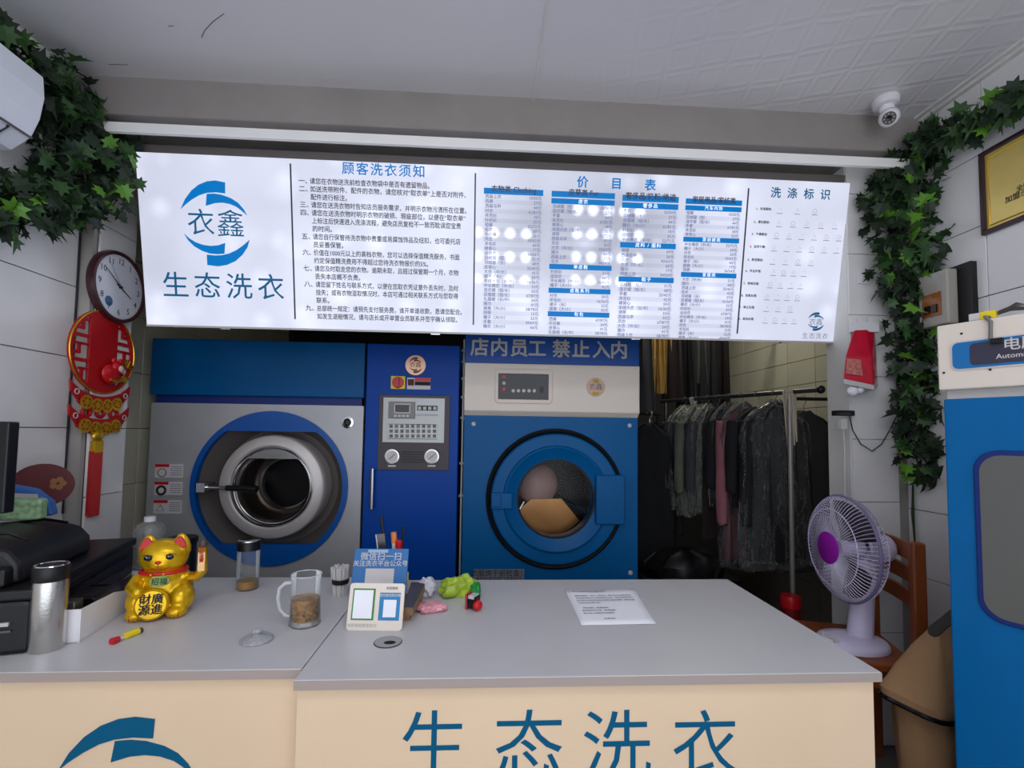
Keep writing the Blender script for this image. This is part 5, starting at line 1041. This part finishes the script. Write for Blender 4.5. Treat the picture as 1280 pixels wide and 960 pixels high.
# air conditioner
e1 = at(55, 97, X=-1.42); ac = thing('air_conditioner', 'white split air conditioner on the left wall among the ivy', 'air conditioner', (XL, e1.y-.40, 0)); Yn, Yf_ = -.42, .40
c0_ = e1.z; lo_ = at(40, 173, X=-1.445).z; lo2 = at(17, 189, X=-1.50).z
prof = [(.0, c0_+.012), (.15, c0_+.010), (.21, c0_), (.218, (c0_+lo_)/2+.03), (.208, (c0_+lo_)/2-.04), (.185, lo_), (.13, lo2), (.0, lo2-.01)]
G().prism([(z_, x_) for x_, z_ in prof], Yn, Yf_, plane='xy') if False else None
g = G(); n_ = len(prof); vs = [(x_, Yn, z_) for x_, z_ in prof]+[(x_, Yf_, z_) for x_, z_ in prof]
g.add(vs, [tuple(range(n_)), tuple(range(2*n_-1, n_-1, -1))]+[(i, i+n_, (i+1) % n_+n_, (i+1) % n_) for i in range(n_)]).build('casing', mat('ac_white', (234, 238, 246), .35), ac, bev=.004)
def acs(name, pa_, pb_, y0, y1, m, th=.003):
    dx_, dz_ = pb_[0]-pa_[0], pb_[1]-pa_[1]; l_ = math.hypot(dx_, dz_); nx, nz = -dz_/l_*th, dx_/l_*th
    if nx < 0: nx, nz = -nx, -nz
    P_ = [(pa_[0], pa_[1]), (pb_[0], pb_[1]), (pb_[0]+nx, pb_[1]+nz), (pa_[0]+nx, pa_[1]+nz)]
    g = G(); vs = [(x_, y0, z_) for x_, z_ in P_]+[(x_, y1, z_) for x_, z_ in P_]
    return g.add(vs, [(0, 1, 2, 3), (7, 6, 5, 4)]+[(i, i+4, (i+1) % 4+4, (i+1) % 4) for i in range(4)]).build(name, m, ac)
acs('seam_line', (.187, lo_+.003), (.183, lo_-.003), Yn, Yf_, M['steeld'])
acs('air_flap', (.178, lo_-.008), (.135, lo2+.004), Yn, Yf_-.075, mat('flap_white', (222, 226, 236), .4))
acs('seam_line', (.183, lo_-.004), (.133, lo2+.002), Yf_-.075, Yf_-.070, M['steeld'], .0045)

# ================================================================== GARMENTS
ba, bb_ = at(1025, 487, Z=1.52), at(866, 499, Z=1.52); bd_ = (bb_-ba); brz = math.atan2(bd_.y, bd_.x)
rk = thing('garment_rack', 'grey metal clothes rack with round bar and upright post', 'rack', (ba.x, ba.y, 0), brz); BL = bd_.length
G().tube([(0, 0, 1.52), (BL+.3, 0, 1.52)], .013, 12).build('rail', M['steeld'], rk, smooth=True)
G().sphere((-.004, 0, 1.52), (.02, .021, .021), 14, 10).build('end_cap', M['black'], rk, smooth=True)
pp_ = at(988, 490, Z=1.52); lx_ = (pp_-ba).dot(bd_.normalized())
G().tube([(lx_, 0, .02), (lx_, 0, 1.51)], .0125, 10).build('post', mat('post_grey', (150, 146, 142), .35, metal=.4), rk, smooth=True)
G().tube([(BL+.25, 0, .02), (BL+.25, 0, 1.51)], .012, 10).build('post', M['steeld'], rk, smooth=True)
for x_ in (lx_, BL+.25): G().box((x_-.02, -.22, 0), (x_+.02, .22, .03)).build('foot', M['steeld'], rk, bev=.004)
def strips(label, cx_, n, l_, grp, h0=1.53):
    t = thing('spare_hanger_loops', label, 'cloth strips', rk.matrix_basis @ Vector((cx_, 0, 0)) if False else Vector((ba.x, ba.y, 0))+bd_.normalized()*cx_, brz, grp)
    for k in range(n):
        x_ = (k-(n-1)/2)*.012; G().loft([[(x_-.004, .016*math.cos(a_), h0-.01+.016*math.sin(a_)) for a_ in (0, PI/3, 2*PI/3, PI)]+[(x_-.004, -.018, h0-l_*(.8+.05*k))], [(x_+.004, .016*math.cos(a_), h0-.01+.016*math.sin(a_)) for a_ in (0, PI/3, 2*PI/3, PI)]+[(x_+.004, -.018, h0-l_*(.8+.05*k))]]).build('strip', mat('strip_cream', (190, 180, 160), .8) if 'strip_cream' not in bpy.data.materials else bpy.data.materials['strip_cream'], t)
strips('pale cloth strips hanging over the rack bar near its post', lx_, 5, .34, 'cloth strips on the rack bar')
strips('short pale strips looped over the far end of the rack bar', BL+.0, 3, .12, 'cloth strips on the rack bar')
def gloft(rows_, amp, seed, n=36, flute=7, hmf=1.):
    rnd = random.Random(seed); ph = [rnd.uniform(0, 6) for _ in range(6)]; R = []
    for z_, hw, ht, cx_ in rows_:
        ring = []
        for k in range(n):
            t = 2*PI*k/n; f = amp*hmf*(math.sin(flute*t+ph[0]+z_*4)+.6*math.sin((flute*2+1)*t+ph[1]-z_*6)+.4*math.sin(3*t+z_*9+ph[2]))
            c_, s_ = math.cos(t), math.sin(t)
            ring.append((cx_+hw*math.copysign(abs(c_)**.8, c_)+f*.4, ht*math.copysign(abs(s_)**.8, s_)+f, z_+amp*.6*math.sin(5*t+ph[3])))
        R.append(ring)
    return R
def garment(name, label, cat, x, y, z, rz, w, Lg, m, seed, filmed=False, sleeves=True, grp=None, fm=None, thick=.030, fw2=1.1):
    """hangs from a rail point; local x is the shoulder line"""
    t = thing(name, label, cat, (x, y, z), rz, grp); hw = w/2
    hk = [(0, 0, -.075), (0, 0, -.035), (.017, 0, -.012), (.019, 0, .004), (.012, 0, .017), (0, 0, .020), (-.014, 0, .014), (-.019, 0, 0)]
    G().tube(hk, .002, 6).build('hanger_hook', M['steel'], t, smooth=True)
    rows_ = [(-.07, .035, .02, 0), (-.085, .06, .025, 0), (-.11, hw*.62, .028, 0), (-.15, hw*.92, thick, 0), (-.21, hw, thick*1.15, 0), (-.40, hw*.93, thick*1.25, 0), (-.65*Lg, hw*.95, thick*1.3, 0), (-.85*Lg, hw*1.0, thick*1.35, 0), (-Lg, hw*1.05, thick*1.4, 0)]
    rows_ = [(max(z_, -Lg), a_, b_, c_) for z_, a_, b_, c_ in rows_]
    rows_ = sorted(set(rows_), key=lambda r: -r[0])
    bo = G().loft(gloft(rows_, .008, seed)).build('garment_body', m, t, smooth=True)
    if sleeves:
        for s_ in (-1, 1):
            R_ = []
            for k in range(9):
                u = k/8; cx_ = s_*(hw*.93+.035*math.sin(u*1.6)); z_ = -.15-u*Lg*.62; rr = .042-.010*u
                R_.append([(cx_+rr*.75*math.cos(a_)+.003*math.sin(4*a_+9*u+seed), .01+rr*math.sin(a_)-.02*u, z_+.006*math.sin(a_*3+seed)) for a_ in [2*PI*q/16 for q in range(16)]])
            G().loft(R_).build('sleeve', m, t, smooth=True)
    if filmed:
        rows_ = [(-.035, .02, .02, 0), (-.06, .05, .04, 0), (-.10, hw*.75, .045, 0), (-.16, hw*1.1, .052, 0), (-.24, hw*1.2, .056, 0), (-.45, hw*1.2, .058, 0), (-.7*Lg, hw*fw2*1.1, .058, 0), (-.9*Lg, hw*fw2*1.15, .06, 0), (-Lg*1.05, hw*fw2*1.1, .058, 0)]
        G().loft(gloft(rows_, .012, seed+50, 64, 9), caps=False).build('plastic_cover', fm or M['film'], t, smooth=True)
    return t
dv = bd_.normalized(); perp = math.atan2(dv.y, dv.x)-PI/2
def onrail(s): return ba+dv*s
M['film2'] = film('light_garment_film', (210, 214, 200), .13, .16, 1., 9, (1.6, 1.6, .7))
SPOTS = [(.25, 'black suit jacket in shiny plastic cover, nearest on the rack', 'j0', .36, .88, True, -.15, 'suit_jacket'), (.36, 'black overcoat behind the nearest covered jacket', 'j0', .34, .62, False, -.1, 'overcoat'),
 (.46, 'long rose coloured dress in plastic cover on the rack', 'j3', .30, .92, True, .0, 'dress'), (.555, 'black jacket in plastic cover right of the button coat', 'j0', .26, .62, True, 0, 'suit_jacket'),
 (.635, 'dark button coat showing pale lining at its hem', 'j2', .24, .84, False, 0, 'overcoat'), (.72, 'short grey jacket in pale wrinkled plastic at rack left', 'j4', .27, .66, True, .05, 'jacket'),
 (.815, 'dark green grey coat in clear plastic, second from left', 'j6', .26, .70, True, .05, 'coat'), (.91, 'grey coat in clear plastic at the far left of the rack', 'j4', .29, .68, True, .05, 'coat')]
for k, (s_, lb_, mm, w_, Lg, fl, dr_, nm) in enumerate(SPOTS):
    p = onrail(s_); garment(nm, lb_, 'clothing', p.x, p.y, 1.516, perp+dr_, w_, Lg, M[mm], k*3+1, fl, fl or k == 1, 'garments on the front rack', M['film2'] if k in (5, 6, 7) else None, fw2=1.0 if k else 1.15)
pz = onrail(.63); lt_ = None
garment('overcoat', 'large charcoal coat hanging right of the rack post', 'clothing', 1.80, 2.66, 1.50, .25, .42, .95, M['j4'], 91, False, True)
rl = thing('wall_rail', 'short black clothes rail on the back right wall', 'rail', (XRI, 2.66, 1.50)); G().tube([(0, 0, 0), (-.42, 0, 0)], .010, 8).build('rail_tube', M['black'], rl, smooth=True); G().lathe([(.03, 0), (.03, -.01), (0, -.01)], (0, 0, 0), 'x', 16).build('wall_flange', M['black'], rl)
# trousers and coats on the high back rail
hr = thing('high_rail', 'dark clothes rail hidden high behind the price board', 'rail', (.9, 3.45, 2.08)); G().tube([(-.2, 0, 0), (1.12, 0, 0)], .012, 8).build('rail_tube', M['steeld'], hr, smooth=True)
G().tube([(1.1, 0, 0), (1.1, 0, .52)], .008, 6).build('rail_hanger', M['steeld'], hr); G().tube([(-.15, 0, 0), (-.15, 0, .52)], .008, 6).build('rail_hanger', M['steeld'], hr)
HG = [(808, .16, .62, 'j4', 'dark brown coat hanging first beside the dryer'), (822, .16, .50, 'j5', 'ochre yellow trousers hanging high behind the price board'), (834, .09, .49, 'j5', 'second narrow ochre trousers right of the wider pair'),
      (846, .15, .55, 'j2', 'dark glossy jacket hanging right of the ochre trousers'), (860, .13, .66, 'j0', 'black trousers between glossy jacket and grey ones'), (872, .13, .64, 'j4', 'charcoal trousers left of the pale grey pair'),
      (880, .11, .42, 'j6', 'short pale grey trousers on the high rail'), (890, .12, .60, 'j4', 'charcoal trousers right of the pale grey pair'), (902, .12, .66, 'j2', 'long dark trousers at the right end of the high rail')]
for k, (x_, w_, Lg, mm, lb_) in enumerate(HG):
    yy = 3.38+.03*(k % 3); p = at(x_, 430, Y=yy); t = thing('hanging_trousers' if k not in (0, 3) else 'hanging_coat', lb_, 'clothing', (p.x, 3.45, 2.08), 0, 'clothes on the high back rail')
    G().tube([(0, 0, -.06), (0, 0, -.03), (0, .018, -.006), (0, .012, .015), (0, 0, .019), (0, -.017, .006)], .002, 5).build('hanger_hook', M['steel'], t)
    if k in (0, 3):
        G().loft(gloft([(-.05, .03, .03, 0), (-.1, w_*.45, .04, 0), (-.4, w_*.5, .05, 0), (-Lg, w_*.55, .05, 0)], .006, k)).build('coat_body', M[mm], t, smooth=True)
    else:
        for s_ in (-1, 1):
            G().loft(gloft([(-.05, w_*.20, .035, s_*w_*.2), (-.25, w_*.22, .035, s_*w_*.22), (-Lg, w_*.26, .03, s_*w_*.30)], .004, k*2+s_)).build('trouser_leg', M[mm], t, smooth=True)
for k, (x_, y_, z_, w_, Lg, mm, lb_) in enumerate(((1.06, 3.1, 1.42, .34, 1.0, 'j0', 'black coat in the dark beside the dryer, hanging low'), (1.16, 3.38, 1.44, .34, .95, 'j1', 'navy coat in the dark behind the covered coats'), (1.3, 3.75, 1.45, .4, 1.0, 'j0', 'black coat deepest in the dark corner'))):
    garment('overcoat', lb_, 'clothing', x_, y_, z_, .2*k, w_, Lg, M[mm], 70+k, False, True, 'dark coats behind the dryer')
lr = thing('low_rail', 'low black rail in the dark corner behind the dryer', 'rail', (.98, 3.14, 0)); G().tube([(-.1, -.05, 1.43), (.45, .80, 1.45)], .012, 8).build('rail_tube', M['black'], lr); G().tube([(-.05, 0, 0), (-.05, 0, 1.43)], .012, 8).build('post', M['black'], lr); G().tube([(.42, .75, 0), (.42, .75, 1.45)], .012, 8).build('post', M['black'], lr)
lt_ = thing('low_bench', 'black low bench with thin metal legs under the covered coats', 'bench', (1.20, 2.90, 0))
G().box((-.28, -.15, .43), (.28, .15, .46)).build('bench_top', M['black'], lt_, bev=.004)
for sx in (-.25, -.02, .22): G().tube([(sx, -.13, 0), (sx, -.13, .43)], .008, 8).build('leg', M['steeld'], lt_); G().tube([(sx, .13, 0), (sx, .13, .43)], .008, 8).build('leg', M['steeld'], lt_)
bs = thing('black_bundle', 'pile of black garment bags lying on the low bench', 'bags', (1.20, 2.89, .46)); G().loft(gloft([(0, .22, .12, 0), (.06, .24, .13, 0), (.12, .17, .10, 0), (.15, .05, .04, 0)], .012, 5)).build('bag_pile', M['printer'], bs, smooth=True)

# ================================================================== IVY
OUT = [(0, -.10), (.10, -.04), (.30, -.14), (.24, .10), (.50, .18), (.24, .30), (.28, .52), (.10, .48), (0, .80), (-.10, .48), (-.28, .52), (-.24, .30), (-.50, .18), (-.24, .10), (-.30, -.14), (-.10, -.04)]
def leaf_mesh(m, s, fold):
    me = bpy.data.meshes.new('leaf'); vs = [(0, .15*s, .0)]+[(x*s, y*s, fold*s*(abs(x)*.5-.35*(y-.2)**2)) for x, y in OUT]
    n = len(OUT); me.from_pydata(vs, [], [(0, 1+i, 1+(i+1) % n) for i in range(n)]); me.materials.append(m); return me
LM = [[leaf_mesh(M[k], s, f) for s, f in ((.078, .5), (.062, -.5), (.088, .9))] for k in ('leafd', 'leafm', 'leafb')]
def ivy(name, label, path, rad, n_obj, n_stuff, normal, seed, bright=.12, down=.8, stuffmat='leafd', orig=(0, 0, 0), clampx=None):
    rnd = random.Random(seed); t = thing(name, label, 'ivy', orig); O = Vector(orig)
    P_ = [Vector(p) for p in path]; seg = [(P_[i+1]-P_[i]).length for i in range(len(P_)-1)]; tot = sum(seg)
    def pt(u):
        d = u*tot
        for i, l_ in enumerate(seg):
            if d <= l_ or i == len(seg)-1: return P_[i].lerp(P_[i+1], min(1, d/l_)), rad[i]+(rad[i+1]-rad[i])*min(1, d/l_)
            d -= l_
    for q in range(3):
        pts = [pt(k/24)[0]+Vector((rnd.uniform(-.3, .3), rnd.uniform(-.3, .3), rnd.uniform(-.3, .3)))*pt(k/24)[1]*.8-O for k in range(25)]
        if clampx: pts = [Vector((clampx(p+O).x, p.y+O.y, p.z+O.z))-O for p in pts]
        G().tube(pts, .0028, 5).build('vine_stem', M['stem'], t, smooth=True)
    N = Vector(normal).normalized(); wts = []
    def place(layer):
        while True:
            u = rnd.random(); c_, r_ = pt(u)
            if rnd.random() < r_/max(rad): break
        off = Vector((rnd.gauss(0, 1), rnd.gauss(0, 1), rnd.gauss(0, 1))); off.normalize(); off *= r_*rnd.random()**.45
        off -= N*off.dot(N)*.55
        p = c_+off+N*layer
        if clampx: p = clampx(p)
        nn = (N*.9+Vector((rnd.gauss(0, .65), rnd.gauss(0, .65), rnd.gauss(0, .65)+.2))).normalized()
        tip = (Vector((rnd.gauss(0, .55), rnd.gauss(0, .55), -down+rnd.gauss(0, .35)))+off.normalized()*.5); tip -= nn*tip.dot(nn); tip.normalize()
        xx = tip.cross(nn); R = Matrix((xx, tip, nn)).transposed().to_4x4(); R.translation = p-O; return R
    for k in range(n_obj):
        R = place(.03); b_ = rnd.random(); ci = 2 if b_ < bright else 1 if b_ < .45 else 0
        o = bpy.data.objects.new('leaf', LM[ci][rnd.randrange(3)]); COL.objects.link(o); o.parent = t; o.matrix_local = R
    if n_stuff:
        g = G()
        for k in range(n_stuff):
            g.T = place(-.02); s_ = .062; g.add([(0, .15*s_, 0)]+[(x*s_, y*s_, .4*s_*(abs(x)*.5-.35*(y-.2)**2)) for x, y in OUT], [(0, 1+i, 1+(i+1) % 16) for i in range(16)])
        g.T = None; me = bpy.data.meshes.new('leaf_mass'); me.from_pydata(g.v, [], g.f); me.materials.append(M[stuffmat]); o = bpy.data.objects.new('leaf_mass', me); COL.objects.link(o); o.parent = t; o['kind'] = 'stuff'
    return t
def A(x, y, **k): return at(x, y, **k)
def clR(p): return Vector((min(p.x, XR-.012), min(p.y, 2.02) if p.x > 1.56 else p.y, min(p.z, ZC-.01)))
def clL(p): return Vector((max(p.x, XL+.012), min(p.y, 1.99), min(p.z, ZC-.01)))
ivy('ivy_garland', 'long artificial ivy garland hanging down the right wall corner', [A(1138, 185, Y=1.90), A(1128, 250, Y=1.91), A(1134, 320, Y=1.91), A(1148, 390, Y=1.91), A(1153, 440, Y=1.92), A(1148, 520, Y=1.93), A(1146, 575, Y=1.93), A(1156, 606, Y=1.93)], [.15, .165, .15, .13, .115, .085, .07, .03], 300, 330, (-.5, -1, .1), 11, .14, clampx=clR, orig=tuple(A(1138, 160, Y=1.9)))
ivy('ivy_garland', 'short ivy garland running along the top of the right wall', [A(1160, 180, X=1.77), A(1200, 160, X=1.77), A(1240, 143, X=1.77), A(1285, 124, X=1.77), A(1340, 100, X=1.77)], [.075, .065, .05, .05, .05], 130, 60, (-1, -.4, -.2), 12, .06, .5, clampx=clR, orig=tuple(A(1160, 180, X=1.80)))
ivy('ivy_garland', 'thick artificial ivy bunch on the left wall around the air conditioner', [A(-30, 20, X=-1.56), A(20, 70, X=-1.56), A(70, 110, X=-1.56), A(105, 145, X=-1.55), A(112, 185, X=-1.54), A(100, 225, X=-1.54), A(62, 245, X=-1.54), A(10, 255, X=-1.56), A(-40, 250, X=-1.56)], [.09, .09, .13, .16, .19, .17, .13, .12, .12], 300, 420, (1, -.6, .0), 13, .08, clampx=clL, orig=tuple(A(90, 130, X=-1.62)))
rp2 = thing('hanging_vine', 'bare thin vine stem hanging at the corner beside the wooden chair', 'vine', A(1141, 606, Y=1.99))
G().tube([(0, 0, 0), (-.004, 0, -.12), (.002, 0, -.26)], [.003, .006, .0025], 6).build('vine_stem', M['stem'], rp2, smooth=True)
lp = thing('left_corner_cable', 'thin black cable hanging down the left wall corner', 'cable', (XL+.012, 1.992, 0))
G().tube([(0, 0, 2.1), (.002, 0, 1.75), (-.001, 0, 1.4), (.003, -.003, 1.28), (0, 0, 1.15), (0, 0, .95)], .004, 6).build('cable_run', M['ink'], lp, smooth=True)
flush_text()
